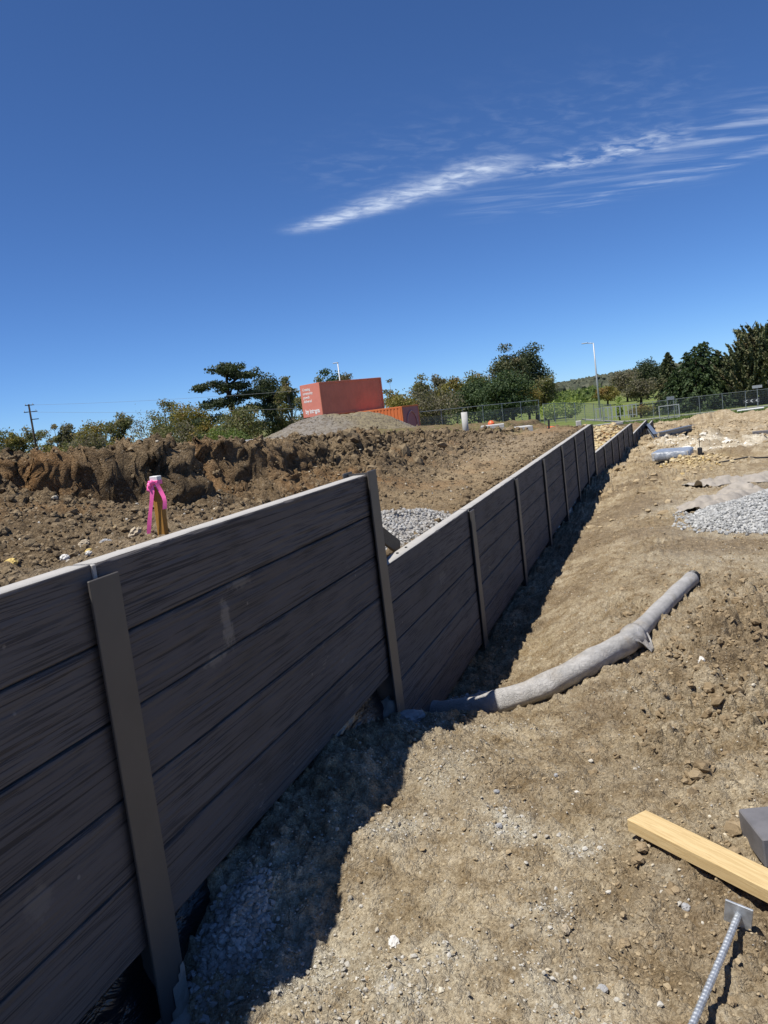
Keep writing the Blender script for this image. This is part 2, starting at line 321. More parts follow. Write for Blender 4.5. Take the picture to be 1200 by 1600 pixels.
def m_yard():
    t = NT('yard_soil'); r, g, bl, a = t.attr('mask')
    c = t.mix(t.ramp(t.noise(1.3, 5, .6), .35, .65), (.485, .405, .275), (.605, .52, .375))
    c = t.mix(t.ramp(t.noise(7, 5, .65), .35, .68), c, (.290, .215, .122))
    c = t.mix(t.ramp(t.noise(22, 4, .6), .52, .75, 0, .55), c, (.54, .46, .32))
    c = t.mix(t.math('MULTIPLY', g, .80), c, t.mix(t.ramp(t.noise(12, 4, .65), .38, .64), (.175, .128, .078), (.285, .215, .135)))
    c = t.mix(t.math('MULTIPLY', a, .75), c, t.mix(t.ramp(t.noise(9, 3), .4, .6), (.42, .27, .10), (.52, .42, .22)))
    c = t.mix(t.math('MULTIPLY', r, t.ramp(t.noise(30, 5, .7), .30, .62, .25, .95)), c, (.62, .58, .47))
    c = t.mix(t.math('MULTIPLY', bl, t.ramp(t.noise(5, 6, .7), .30, .58, .1, 1.0)), c, (.72, .66, .53))
    c, b = soil_common(t, c); return t.fin(c, .95, normal=b, spec=.12)
def m_upper():
    t = NT('upper_soil'); r, g, gr, a = t.attr('mask')
    c = t.mix(t.ramp(t.noise(1.6, 5, .6), .35, .65), (.205, .150, .090), (.285, .213, .130))
    c = t.mix(t.ramp(t.noise(9, 5, .65), .38, .68), c, (.115, .084, .052))
    c = t.mix(t.ramp(t.noise(26, 4, .6), .55, .75, 0, .5), c, (.31, .245, .16))
    c = t.mix(t.math('MULTIPLY', g, .9), c, t.mix(t.ramp(t.noise(4, 4), .35, .65), (.33, .245, .145), (.42, .325, .20)))
    c = t.mix(t.math('MULTIPLY', a, .75), c, (.30, .155, .058))
    c = t.mix(t.math('MULTIPLY', r, .75), c, (.36, .33, .28))
    c = t.mix(t.math('MULTIPLY', gr, t.ramp(t.noise(14, 4), .4, .6)), c, (.15, .15, .05))
    c, b = soil_common(t, c); return t.fin(c, .95, normal=b, spec=.10)
def m_clod(name, c0, c1, c2):
    t = NT(name); i = t.island()
    c = t.mix(t.ramp(i, 0, 1), c0, c1); c = t.mix(t.ramp(t.noise(40, 4), .4, .7), c, c2)
    return t.fin(c, .95, normal=t.bump(t.noise(130, 4, .7), .7, .006), spec=.1)
def m_stone(name, cols, bs=90):
    t = NT(name); i = t.island(); rp = t.n('ShaderNodeValToRGB'); t.set(rp, 'Fac', i)
    e = rp.color_ramp.elements
    while len(e) < len(cols): e.new(.5)
    for k, cc in enumerate(cols): e[k].position = k/(len(cols)-1); e[k].color = (*cc, 1)
    c = t.mix(t.ramp(t.noise(60, 4), .35, .7, 0, .5), rp.outputs[0], t.mix(1.0, rp.outputs[0], (.6, .6, .62), 'MULTIPLY'))
    return t.fin(c, .85, normal=t.bump(t.noise(bs, 4), .5, .004), spec=.2)
def m_sleeper():
    t = NT('charcoal_concrete'); v = t.obj(); info = t.n('ShaderNodeObjectInfo').outputs['Random']
    c = t.mix(info, (.096, .088, .087), (.114, .105, .103))
    c = t.mix(t.ramp(t.noise(3.5, 6, .65, t.stretch(v, (1, .35, 1))), .5, .78, 0, .55), c, (.070, .060, .048))
    c = t.mix(t.ramp(t.noise(2.2, 4, .6, t.stretch(t.pos(), (1, .6, 1))), .52, .75, 0, .35), c, (.044, .050, .060))
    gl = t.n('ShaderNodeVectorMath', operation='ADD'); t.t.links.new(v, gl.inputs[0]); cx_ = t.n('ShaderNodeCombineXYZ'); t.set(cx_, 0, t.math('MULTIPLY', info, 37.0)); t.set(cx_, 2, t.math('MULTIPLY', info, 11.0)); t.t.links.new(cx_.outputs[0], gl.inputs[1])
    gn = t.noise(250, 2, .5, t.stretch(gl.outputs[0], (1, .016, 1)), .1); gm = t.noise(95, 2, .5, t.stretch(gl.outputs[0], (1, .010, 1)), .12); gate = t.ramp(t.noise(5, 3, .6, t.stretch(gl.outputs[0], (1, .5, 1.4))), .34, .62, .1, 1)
    lines = t.math('MAXIMUM', t.math('MULTIPLY', t.ramp(gn, .52, .60, 0, .8), gate), t.ramp(gm, .625, .65, 0, .9)); c = t.mix(t.math('MULTIPLY', lines, .85), c, (.030, .028, .030))  # shade of the moulded grain grooves, painted into the colour as dark streaks
    d = t.math('MULTIPLY', t.ramp(t.noise(2.6, 5, .65, t.pos()), .60, .74), t.ramp(t.noise(70, 4, .7, t.stretch(v, (1, .25, 1.6))), .50, .66))
    for cy_, cz_, ry_, rz_, am in ((.56, .90, .035, .085, .85), (.47, .82, .07, .020, .7), (.68, 1.01, .07, .022, .6), (1.45, .35, .05, .02, .3), (-.35, .55, .04, .05, .35), (3.1, .45, .08, .04, .3)):
        sb = t.n('ShaderNodeVectorMath', operation='SUBTRACT'); t.t.links.new(t.pos(), sb.inputs[0]); sb.inputs[1].default_value = (0, cy_, cz_)
        dv = t.n('ShaderNodeVectorMath', operation='MULTIPLY'); t.t.links.new(sb.outputs[0], dv.inputs[0]); dv.inputs[1].default_value = (0, 1/ry_, 1/rz_); ln_ = t.n('ShaderNodeVectorMath', operation='LENGTH'); t.t.links.new(dv.outputs[0], ln_.inputs[0])
        dd_ = t.math('ADD', ln_.outputs['Value'], t.math('MULTIPLY', t.math('SUBTRACT', t.noise(26, 3, .7), .5), 2.2)); d = t.math('MAXIMUM', d, t.ramp(dd_, .5, 1.2, am, 0))
    c = t.mix(t.math('MULTIPLY', d, .55), c, (.30, .27, .23))
    s = t.vor(16, vec=t.pos(), out='Color'); sp = t.n('ShaderNodeSeparateColor'); t.t.links.new(s, sp.inputs[0])
    spk = t.math('MULTIPLY', t.ramp(sp.outputs[0], .975, .985), t.ramp(t.vor(16, vec=t.pos()), .12, .05)); c = t.mix(t.math('MULTIPLY', spk, .35), c, (.36, .32, .27))
    b = t.bump(lines, .5, -.004)
    return t.fin(c, .78, normal=b, spec=.2)
def m_concrete(name, base, var=.12, rough=.85):
    t = NT(name); v = t.pos()
    c = t.mix(t.ramp(t.noise(6, 6, .65, v), .35, .7), base, tuple(q*(1-var) for q in base)); c = t.mix(t.ramp(t.noise(60, 4, .7, v), .55, .8, 0, .4), c, tuple(q*.55 for q in base))
    return t.fin(c, rough, normal=t.bump(t.noise(120, 5, .7, v), .35, .004), spec=.25)
def m_plain(name, base, rough=.6, metal=0.0, scale=12, var=.15, spec=.4, bump=.15):
    t = NT(name); v = t.pos(); c = t.mix(t.ramp(t.noise(scale, 5, .6, v), .35, .7), base, tuple(q*(1-var) for q in base))
    return t.fin(c, rough, metal, t.bump(t.noise(scale*9, 4, .6, v), bump, .003), spec)
def m_post():
    t = NT('bronze_post_paint'); v = t.pos()
    c = t.mix(t.ramp(t.noise(4, 5, .6, v), .4, .7), (.088, .080, .072), (.074, .068, .062)); c = t.mix(t.ramp(t.noise(30, 6, .75, v), .62, .80, 0, .4), c, (.20, .18, .15))
    return t.fin(c, .50, 0.0, t.bump(t.noise(50, 3, .6, v), .05, .002), .45)
def m_wood(name, c0, c1, axis=(1, 14, 14), knot=None):
    t = NT(name); v = t.obj(); sv = t.stretch(v, axis)
    n = t.noise(7, 6, .6, sv, 1.2); c = t.mix(t.ramp(n, .35, .65), c0, c1)
    c = t.mix(t.ramp(t.noise(26, 4, .7, sv), .5, .8, 0, .45), c, tuple(q*.62 for q in c1))
    if knot:
        w = t.noise(9, 4, .7, v); dd = t.n('ShaderNodeVectorMath', operation='DISTANCE'); t.t.links.new(v, dd.inputs[0]); dd.inputs[1].default_value = knot
        k = t.math('ADD', dd.outputs['Value'], t.math('MULTIPLY', w, .02)); c = t.mix(t.ramp(k, .022, .034, .75, 0), c, (.34, .13, .05))
    c = t.mix(t.ramp(t.noise(5, 5, .7, v), .55, .8, 0, .35), c, (.30, .25, .18))
    return t.fin(c, .75, normal=t.bump(n, .25, .003), spec=.25)
def m_leaf(name, c0, c1, c2=None, tr=.38):
    t = NT(name); i = t.island(); c = t.mix(t.ramp(i, 0, 1), c0, c1)
    if c2: c = t.mix(t.ramp(t.noise(.55, 3, .6), .48, .68), c, c2)
    t.fin(c, .65, spec=.25)
    trn = t.n('ShaderNodeBsdfTranslucent'); t.set(trn, 'Color', t.mix(1.0, c, (1.1, 1.2, .7), 'MULTIPLY')); mx = t.n('ShaderNodeMixShader'); mx.inputs[0].default_value = tr
    t.t.links.new(t.b.outputs[0], mx.inputs[1]); t.t.links.new(trn.outputs[0], mx.inputs[2]); t.t.links.new(mx.outputs[0], t.out.inputs['Surface']); return t.m
def m_bark(name, c0, c1):
    t = NT(name); n = t.noise(3, 6, .7, t.stretch(t.pos(), (1, 1, .25))); return t.fin(t.mix(t.ramp(n, .35, .65), c0, c1), .9, normal=t.bump(n, .6, .05), spec=.1)
def m_land():
    t = NT('land_grass'); r, g, bl, a = t.attr('mask')   # r dirt, g fresh green, b wood floor
    c = t.mix(t.ramp(t.noise(.08, 5, .6), .35, .65), (.120, .130, .045), (.175, .160, .065)); c = t.mix(t.ramp(t.noise(.9, 5, .65), .4, .7), c, (.085, .105, .034))
    c = t.mix(g, c, t.mix(t.ramp(t.noise(.5, 5, .65), .35, .65), (.115, .155, .040), (.150, .170, .055)))
    c = t.mix(r, c, t.mix(t.ramp(t.noise(.8, 5, .6), .35, .65), (.20, .15, .09), (.30, .24, .155)))
    c = t.mix(bl, c, (.045, .055, .025))
    return t.fin(c, .95, normal=t.bump(t.noise(4, 5, .7), .6, .08), spec=.1)
def m_sheet():
    t = NT('black_plastic'); n = t.noise(9, 5, .6, t.stretch(t.pos(), (1, .35, 1.0)), .8)
    return t.fin((.012, .012, .014), .28, normal=t.bump(n, .8, .04), spec=.6)
def m_sock():
    t = NT('geotextile_sock'); v = t.pos(); c = t.mix(t.ramp(t.noise(14, 5, .65), .3, .7), (.50, .485, .465), (.36, .348, .33))
    c = t.mix(t.ramp(t.noise(5, 4, .6), .52, .72, 0, .6), c, (.36, .31, .245))
    n = t.math('ADD', t.noise(26, 5, .75, v, 2.2), t.math('MULTIPLY', t.noise(170, 3, .6, v), .35))
    return t.fin(c, .85, normal=t.bump(n, .95, .016), spec=.25)
def m_rebar():
    t = NT('galvanised_steel'); c = t.mix(t.ramp(t.noise(60, 4), .35, .7), (.50, .53, .56), (.34, .36, .38)); return t.fin(c, .5, .6, t.bump(t.noise(200, 3), .1, .001), .5)
def m_wrap():
    t = NT('plastic_wrap'); n = t.noise(7, 6, .6, None, 1.0); c = t.mix(t.ramp(n, .4, .65), (.20, .225, .26), (.36, .39, .43)); return t.fin(c, .3, normal=t.bump(n, .8, .03), spec=.5)
def m_mound():
    t = NT('mound_gravel'); c = t.mix(t.ramp(t.noise(.35, 4), .4, .6), (.255, .215, .135), (.235, .215, .19))
    c = t.mix(t.ramp(t.noise(5, 6, .75), .4, .66), c, (.14, .115, .085)); c = t.mix(t.ramp(t.noise(9, 4, .7), .6, .75, 0, .6), c, (.36, .345, .31))
    return t.fin(c, .95, normal=t.bump(t.noise(7, 6, .75), .9, .10), spec=.1)
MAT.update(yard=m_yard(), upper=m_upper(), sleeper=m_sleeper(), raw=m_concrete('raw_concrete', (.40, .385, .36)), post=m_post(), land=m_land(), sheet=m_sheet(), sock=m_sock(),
    rebar=m_rebar(), wrap=m_wrap(), mound=m_mound(),
    clod_dark=m_clod('bank_clods', (.110, .081, .050), (.255, .195, .120), (.165, .123, .076)), clod_tan=m_clod('yard_clods', (.26, .195, .115), (.41, .33, .215), (.33, .255, .158)),
    bluestone=m_stone('crushed_bluestone', [(.22, .225, .22), (.36, .365, .36), (.46, .46, .44), (.26, .26, .25), (.54, .54, .52)]),
    rubble=m_stone('mixed_rubble', [(.30, .24, .16), (.46, .42, .34), (.40, .39, .37), (.60, .55, .44), (.36, .27, .15)]),
    yellow=m_stone('yellow_rubble', [(.45, .31, .10), (.58, .47, .26), (.36, .27, .16), (.62, .53, .33)]),
    timber=m_wood('fresh_pine', (.58, .44, .23), (.48, .345, .165), (1, 16, 16), (.33, .0, .04)), stake=m_wood('stake_wood', (.42, .225, .05), (.34, .165, .035), (14, 14, 1)),
    plank=m_wood('weathered_plank', (.115, .095, .07), (.075, .062, .048)), pink=m_plain('pink_ribbon', (.95, .15, .42), .45, 0, 30, .12, .4), white=m_plain('white_paint', (.72, .72, .70), .6),
    dark=m_plain('dark_steel', (.03, .03, .032), .55), black=m_plain('black_plastic_pipe', (.015, .015, .016), .4), galv=m_plain('grey_steel', (.30, .32, .34), .5, .5), galvl=m_plain('pale_steel', (.46, .47, .48), .5, .3),
    paint_dusty=m_plain('dusty_charcoal', (.155, .15, .155), .6, 0, 9, .3), steel_beam=m_plain('steel_beam', (.15, .165, .19), .4, .2), conc=m_concrete('pale_concrete', (.47, .46, .43)), footing=m_concrete('wet_footing', (.33, .31, .27), .3),
    red=m_plain('container_red', (.56, .195, .12), .55, 0, 1.2, .12), pinkpanel=m_plain('container_pink', (.58, .205, .15), .55, 0, 2, .08), orange=m_plain('container_orange', (.58, .155, .045), .55, 0, 1.5, .1), purple=m_plain('container_plum', (.38, .15, .155), .55, 0, 1.5, .1), purple_l=m_plain('container_mark', (.42, .24, .25), .6),
    safety=m_plain('safety_orange', (.85, .16, .05), .5), pole_wood=m_bark('pole_wood', (.07, .055, .045), (.045, .036, .03)), wire=m_plain('cable', (.22, .23, .24), .5),
    bark_gum=m_bark('gum_bark', (.30, .26, .20), (.17, .14, .11)), bark=m_bark('dark_bark', (.060, .048, .036), (.035, .028, .022)),
    leaf_gum=m_leaf('gum_leaves', (0.109, 0.117, 0.054), (0.219, 0.216, 0.101), (0.227, 0.177, 0.090)), leaf_grey=m_leaf('grey_leaves', (0.121, 0.113, 0.077), (0.210, 0.192, 0.124), (0.165, 0.133, 0.090)),
    leaf_olive=m_leaf('olive_leaves', (0.137, 0.133, 0.040), (0.273, 0.231, 0.073), (0.255, 0.160, 0.054)), leaf_green=m_leaf('green_leaves', (0.090, 0.133, 0.036), (0.191, 0.231, 0.073)), leaf_light=m_leaf('light_green_leaves', (0.201, 0.283, 0.064), (0.364, 0.407, 0.128)),
    leaf_con=m_leaf('conifer_needles', (0.036, 0.063, 0.029), (0.094, 0.131, 0.052), None, .28), leaf_cyp=m_leaf('cypress_needles', (0.062, 0.082, 0.040), (0.146, 0.150, 0.069), (0.128, 0.106, 0.054), .15), leaf_dk=m_leaf('dark_needles', (0.036, 0.052, 0.029), (0.084, 0.102, 0.052), None, .28),
    path=m_concrete('asphalt_path', (.36, .35, .33)), mud_cloth=m_concrete('muddy_fabric', (.36, .325, .28), .3), roof=m_plain('pale_roof', (.6, .6, .6), .5), brick=m_plain('house_wall', (.45, .40, .34), .8))

# ------------------------------------------------------------------ mesh helpers
def mesh_np(name, V, F, mats, matidx=None, smooth=False):
    V = np.asarray(V, np.float32); F = np.asarray(F, np.int32); n = F.shape[1]
    me = bpy.data.meshes.new(name); me.vertices.add(len(V)); me.vertices.foreach_set('co', V.ravel())
    me.loops.add(F.size); me.loops.foreach_set('vertex_index', F.ravel()); me.polygons.add(len(F))
    me.polygons.foreach_set('loop_start', np.arange(0, F.size, n, dtype=np.int32)); me.polygons.foreach_set('loop_total', np.full(len(F), n, np.int32))
    for m in (mats if isinstance(mats, (list, tuple)) else [mats]): me.materials.append(MAT[m] if isinstance(m, str) else m)
    if matidx is not None: me.polygons.foreach_set('material_index', np.asarray(matidx, np.int32))
    me.polygons.foreach_set('use_smooth', np.full(len(F), bool(smooth)))
    me.update(calc_edges=True); me.validate(); return me
def link(name, me, parent=None, loc=(0, 0, 0), rz=0.0):
    o = bpy.data.objects.new(name, me); COL.objects.link(o); o.location = loc; o.rotation_euler = (0, 0, rz)
    if parent is not None: o.parent = parent
    return o
def tag(o, label=None, cat=None, group=None, kind=None):
    for k, v in (('label', label), ('category', cat), ('group', group), ('kind', kind)):
        if v: o[k] = v
    return o
def empty(name, loc=(0, 0, 0), rz=0.0, label=None, cat=None, group=None):
    o = bpy.data.objects.new(name, None); COL.objects.link(o); o.location = loc; o.rotation_euler = (0, 0, rz); o.empty_display_size = .1
    return tag(o, label, cat, group)
class MB:
    """collects boxes, tubes and polygons into one mesh"""
    def __init__(s): s.v = []; s.f = []; s.mi = []
    def add(s, V, F, mi=0):
        o = len(s.v); s.v += [tuple(map(float, p)) for p in V]; s.f += [tuple(int(i)+o for i in f) for f in F]; s.mi += [mi]*len(F); return s
    def box(s, c, d, R=None, mi=0, bev=0.0):
        hx, hy, hz = d[0]/2, d[1]/2, d[2]/2; P = []
        if bev <= 0:
            P = [(x, y, z) for z in (-hz, hz) for y in (-hy, hy) for x in (-hx, hx)]
            F = [(0, 2, 3, 1), (4, 5, 7, 6), (0, 1, 5, 4), (2, 6, 7, 3), (0, 4, 6, 2), (1, 3, 7, 5)]
        else:
            b = bev; F = []; idx = {}
            for sx in (-1, 1):
                for sy in (-1, 1):
                    for sz in (-1, 1):
                        for ax in range(3):
                            p = [sx*(hx-b), sy*(hy-b), sz*(hz-b)]; p[ax] = (sx*hx, sy*hy, sz*hz)[ax]; idx[(sx, sy, sz, ax)] = len(P); P.append(tuple(p))
            for ax in range(3):
                o1, o2 = [(1, 2), (2, 0), (0, 1)][ax]
                for sg in (-1, 1):
                    q = []
                    for a, bb in ((-1, -1), (1, -1), (1, 1), (-1, 1)):
                        k = [0, 0, 0]; k[ax] = sg; k[o1] = a; k[o2] = bb; q.append(idx[(*k, ax)])
                    F.append(tuple(q if sg > 0 else q[::-1]))
            for ax in range(3):
                o1, o2 = [(1, 2), (2, 0), (0, 1)][ax]
                for a in (-1, 1):
                    for bb in (-1, 1):
                        def key(t, w):
                            k = [0, 0, 0]; k[ax] = t; k[o1] = a; k[o2] = bb; return idx[(*k, w)]
                        q = [key(-1, o1), key(1, o1), key(1, o2), key(-1, o2)]; F.append(tuple(q if a*bb > 0 else q[::-1]))
            for sx in (-1, 1):
                for sy in (-1, 1):
                    for sz in (-1, 1):
                        q = [idx[(sx, sy, sz, a)] for a in range(3)]; F.append(tuple(q if sx*sy*sz > 0 else q[::-1]))
        c = Vector(c)
        s.add([(R @ Vector(p) if R is not None else Vector(p))+c for p in P], F, mi); return s
    def tube(s, pts, rad, n=10, caps=True, mi=0, wob=None):
        pts = [Vector(p) for p in pts]; m = len(pts); rad = rad if isinstance(rad, (list, tuple, np.ndarray)) else [rad]*m
        V = []; t0 = (pts[1]-pts[0]).normalized(); a = t0.orthogonal().normalized()
        for i, p in enumerate(pts):
            t = (pts[min(i+1, m-1)]-pts[max(i-1, 0)]).normalized(); a = (a-t*a.dot(t)).normalized(); b = t.cross(a)
            for k in range(n):
                th = 2*math.pi*k/n; r = rad[i]*(1+(wob(i, k) if wob else 0)); V.append(p+a*(math.cos(th)*r)+b*(math.sin(th)*r))
        F = [(i*n+k, i*n+(k+1) % n, (i+1)*n+(k+1) % n, (i+1)*n+k) for i in range(m-1) for k in range(n)]
        if caps: F += [tuple(range(n))[::-1], tuple((m-1)*n+k for k in range(n))]
        return s.add(V, F, mi)
    def mesh(s, name, mats, smooth=False):
        me = bpy.data.meshes.new(name); me.from_pydata(s.v, [], s.f)
        for m in (mats if isinstance(mats, (list, tuple)) else [mats]): me.materials.append(MAT[m])
        me.polygons.foreach_set('material_index', np.asarray(s.mi, np.int32))
        if smooth: me.polygons.foreach_set('use_smooth', np.ones(len(s.f), bool))
        me.update(); return me
    def build(s, name, mats, parent=None, loc=(0, 0, 0), rz=0.0, smooth=False): return link(name, s.mesh(name, mats, smooth), parent, loc, rz)
def rotm(axis, deg): return Matrix.Rotation(math.radians(deg), 3, axis)
def yz(x, y): return float(yard_h(np.array([x]), np.array([y]))[0])
def uz(x, y): return float(upper_h(np.array([x]), np.array([y]))[0])
def lz(x, y): return float(land_n(np.array([x]), np.array([y]))[0])

# ------------------------------------------------------------------ ground sheets
def axis(fine0, fine1, step, end_hi, g_hi, end_lo, g_lo):
    a = list(np.arange(fine0, fine1, step)); d = step
    while a[-1] < end_hi: d *= g_hi; a.append(a[-1]+d)
    lo = []; p = fine0; d = step
    while p > end_lo: d *= g_lo; p -= d; lo.append(p)
    return np.array(lo[::-1]+a)
def grid_mesh(name, X, Y, Z, mat, mask=None):
    ny, nx = X.shape; idx = np.arange(nx*ny).reshape(ny, nx)
    F = np.stack([idx[:-1, :-1], idx[:-1, 1:], idx[1:, 1:], idx[1:, :-1]], -1).reshape(-1, 4)
    me = mesh_np(name, np.stack([X, Y, Z], -1).reshape(-1, 3), F, mat, smooth=True)
    if mask is not None:
        at = me.attributes.new('mask', 'FLOAT_COLOR', 'POINT'); at.data.foreach_set('color', np.stack(mask, -1).reshape(-1).astype(np.float32))
    return me
xs = axis(-.14, 2.1, .0092, 26, 1.032, -.15, 1.5); ys = axis(-.15, 2.9, .0092, 64, 1.0135, -3.5, 1.10)
X, Y = np.meshgrid(xs, ys); X = X+xwall(Y)*sst(0, .001, Y-17)
Z = yard_h(X, Y); e = sst(56, 63, Y+fbm(X*.4, Y*.4, 5, 3)*4); e = np.maximum(e, sst(20, 26, X)); Z = Z-.9*e
tag(link('yard_ground', grid_mesh('yard_ground', X, Y, Z, 'yard', yard_masks(X, Y))), 'excavated tan clay and gravel yard in front of the wall', kind='structure')
xs = -axis(.092, 3.0, .0145, 20, 1.04, .09, 1.5)[::-1]; ys = axis(.2, 8.0, .0175, 60, 1.020, -3.5, 1.06)
X, Y = np.meshgrid(xs, ys); XX = X+xwall(Y); Z = upper_h(XX, Y); MK = upper_masks(XX, Y)
fc = sst(1.1, 1.8, -X)*(1-sst(3.2, 4.2, -X))*(1-.6*sst(9, 16, Y))                      # break the cut face into lumps and hollows sideways
XX = XX+fc*(.08*fbm(Y*3.6, Z*6+Y, 301, 3)+.05*fbm(Y*9, Z*12, 302, 3)+.035*fbm(Y*22, Z*26, 304, 3)); Y = Y+fc*(.045*fbm(XX*8, Z*9+7, 303, 3)+.03*fbm(XX*21, Z*22+7, 305, 2))
e = np.maximum(sst(48, 58, Y+fbm(X*.4, Y*.4, 6, 3)*4), sst(13, 19, -X)); Z = Z-.7*e
tag(link('upper_ground', grid_mesh('upper_ground', XX, Y, Z, 'upper', MK)), 'dark clod-strewn bank of dug soil behind the wall', kind='structure')
xs = np.concatenate([-axis(0, 60, 2.0, 4000, 1.06, -.1, 1.5)[::-1][:-1], axis(0, 60, 2.0, 4000, 1.06, -.1, 1.5)]); xs = np.unique(np.round(xs, 3))
ys = axis(-10, 130, 2.0, 5000, 1.045, -300, 1.3); X, Y = np.meshgrid(xs, ys)
Z = land(X, Y); inside = (1-sst(18, 24, X))*(1-sst(12, 17, -X))*(1-sst(46, 60, Y))*sst(-60, -3, Y)
Z = Z-1.3*inside+fbm(X*.05, Y*.05, 91, 3)*.4*sst(60, 140, np.hypot(X, Y))
dirt = np.clip((1-sst(56, 70, Y+fbm(X*.15, Y*.15, 92, 3)*10)), 0, 1); fresh = sst(58, 66, Y)*(1-sst(170, 300, Y)); wood = sst(500, 800, np.hypot(X, Y))
tag(link('ground', grid_mesh('ground', X, Y, Z, 'land', (dirt, fresh, wood, np.zeros_like(X)))), 'grassland running away to the wooded hill', kind='structure')

# ------------------------------------------------------------------ stones and clods
def ico(sub):
    g = (1+5**.5)/2; v = [(-1, g, 0), (1, g, 0), (-1, -g, 0), (1, -g, 0), (0, -1, g), (0, 1, g), (0, -1, -g), (0, 1, -g), (g, 0, -1), (g, 0, 1), (-g, 0, -1), (-g, 0, 1)]
    f = [(0, 11, 5), (0, 5, 1), (0, 1, 7), (0, 7, 10), (0, 10, 11), (1, 5, 9), (5, 11, 4), (11, 10, 2), (10, 7, 6), (7, 1, 8), (3, 9, 4), (3, 4, 2), (3, 2, 6), (3, 6, 8), (3, 8, 9), (4, 9, 5), (2, 4, 11), (6, 2, 10), (8, 6, 7), (9, 8, 1)]
    v = [np.array(p)/np.linalg.norm(p) for p in v]
    for _ in range(sub):
        c = {}; nf = []
        def mid(a, b):
            k = (min(a, b), max(a, b))
            if k not in c: m = v[a]+v[b]; v.append(m/np.linalg.norm(m)); c[k] = len(v)-1
            return c[k]
        for a, b, d in f: ab, bd, da = mid(a, b), mid(b, d), mid(d, a); nf += [(a, ab, da), (b, bd, ab), (d, da, bd), (ab, bd, da)]
        f = nf
    return np.array(v), np.array(f)
ICO = [ico(0), ico(1), ico(2)]
def rocks(P, size, sub=0, jit=.28, flat=.75, seed=1):
    rg = np.random.default_rng(seed); V0, F0 = ICO[sub]; n = len(P); k = len(V0)
    q = rg.normal(size=(n, 4)); q /= np.linalg.norm(q, axis=1, keepdims=True); w, x, y, z = q.T
    R = np.stack([1-2*(y*y+z*z), 2*(x*y-z*w), 2*(x*z+y*w), 2*(x*y+z*w), 1-2*(x*x+z*z), 2*(y*z-x*w), 2*(x*z-y*w), 2*(y*z+x*w), 1-2*(x*x+y*y)], -1).reshape(n, 3, 3)
    rad = 1+jit*rg.uniform(-1, 1, (n, k, 1)); asp = rg.uniform(.65, 1.25, (n, 1, 3))
    loc = V0[None]*rad*asp; V = np.einsum('nij,nkj->nki', R, loc); V[..., 2] *= flat
    V = V*np.asarray(size)[:, None, None]+np.asarray(P)[:, None]
    F = (F0[None]+(np.arange(n)*k)[:, None, None]).reshape(-1, 3); return V.reshape(-1, 3), F
def stuff(name, P, size, mat, label, parent=None, sub=0, jit=.28, flat=.75, seed=1, smooth=False, cat=None):
    V, F = rocks(P, size, sub, jit, flat, seed); o = link(name, mesh_np(name, V, F, mat, smooth=smooth), parent)
    return tag(o, label if parent is None else None, cat if parent is None else None, kind='stuff')
rg = np.random.default_rng(11)
def pareto(n, lo, hi, a=1.6):
    u = rg.random(n); return (lo**-a+u*(hi**-a-lo**-a))**(-1/a)
MAT['dusty_pale'] = m_stone('crushed_rock', [(.34, .30, .23), (.44, .415, .36), (.52, .50, .45), (.39, .35, .28)])
# clods tumbled over the bank: every big one is a cluster of angular lumps
def cluster(x, y, z, s, k):
    P = [np.stack([x, y, z], -1)]; S = [s]
    for _ in range(k):
        d = unit_(rg.normal(size=(len(x), 3))); P.append(P[0]+d*(s*.62)[:, None]); S.append(s*rg.uniform(.45, .75, len(x)))
    return np.concatenate(P), np.concatenate(S)
def unit_(v): return v/np.maximum(np.linalg.norm(v, axis=-1, keepdims=True), 1e-6)
n = 21000; y = .1+rg.random(n)**1.45*14; q = np.abs(rg.normal(1.9, .8, n)); q = np.where(rg.random(n) < .30, rg.random(n)*1.3+.12, q); x = xwall(y)-q-.1
keep = rg.random(n) > .75*upper_masks(x, y)[1]; x, y = x[keep], y[keep]; s = pareto(len(x), .0055, .034, 2.2)*(1+.025*y); z = upper_h(x, y)
big = s > .021; P, S = cluster(x[big], y[big], z[big]+s[big]*.1, s[big]*.85, 4)
stuff('soil_clods', P, S, 'clod_dark', 'dark crumbled clods of soil tumbled down the bank', sub=0, jit=.34, flat=.85, seed=3, cat='clods')
sm = ~big; stuff('soil_crumbs', np.stack([x, y, z+s*.2], -1)[sm], s[sm], 'clod_dark', 'small dark crumbs of soil over the bank and bench', sub=0, jit=.32, flat=.85, seed=4, cat='soil crumbs')
n = 2600; y = 6.5+rg.random(n)*13; q = 1.25+rg.random(n)**.8*(1.6+.1*(y-7)); x = xwall(y)-q; s = pareto(n, .018, .085, 1.9); z = upper_h(x, y)
stuff('far_bank_clods', np.stack([x, y, z+s*.15], -1), s, 'clod_dark', 'dark clods along the farther stretch of bank', sub=0, jit=.34, flat=.85, seed=18, cat='clods')
# pale and yellow pebbles in the bank
n = 520; y = .2+rg.random(n)**1.4*13; q = .2+rg.random(n)*2.6; x = -q; s = pareto(n, .006, .018, 2.4); z = upper_h(x, y)
stuff('bank_pebbles', np.stack([x, y, z+s*.4], -1), s, 'rubble', 'pale pebbles sprinkled through the dark bank', sub=0, seed=5, cat='pebbles')
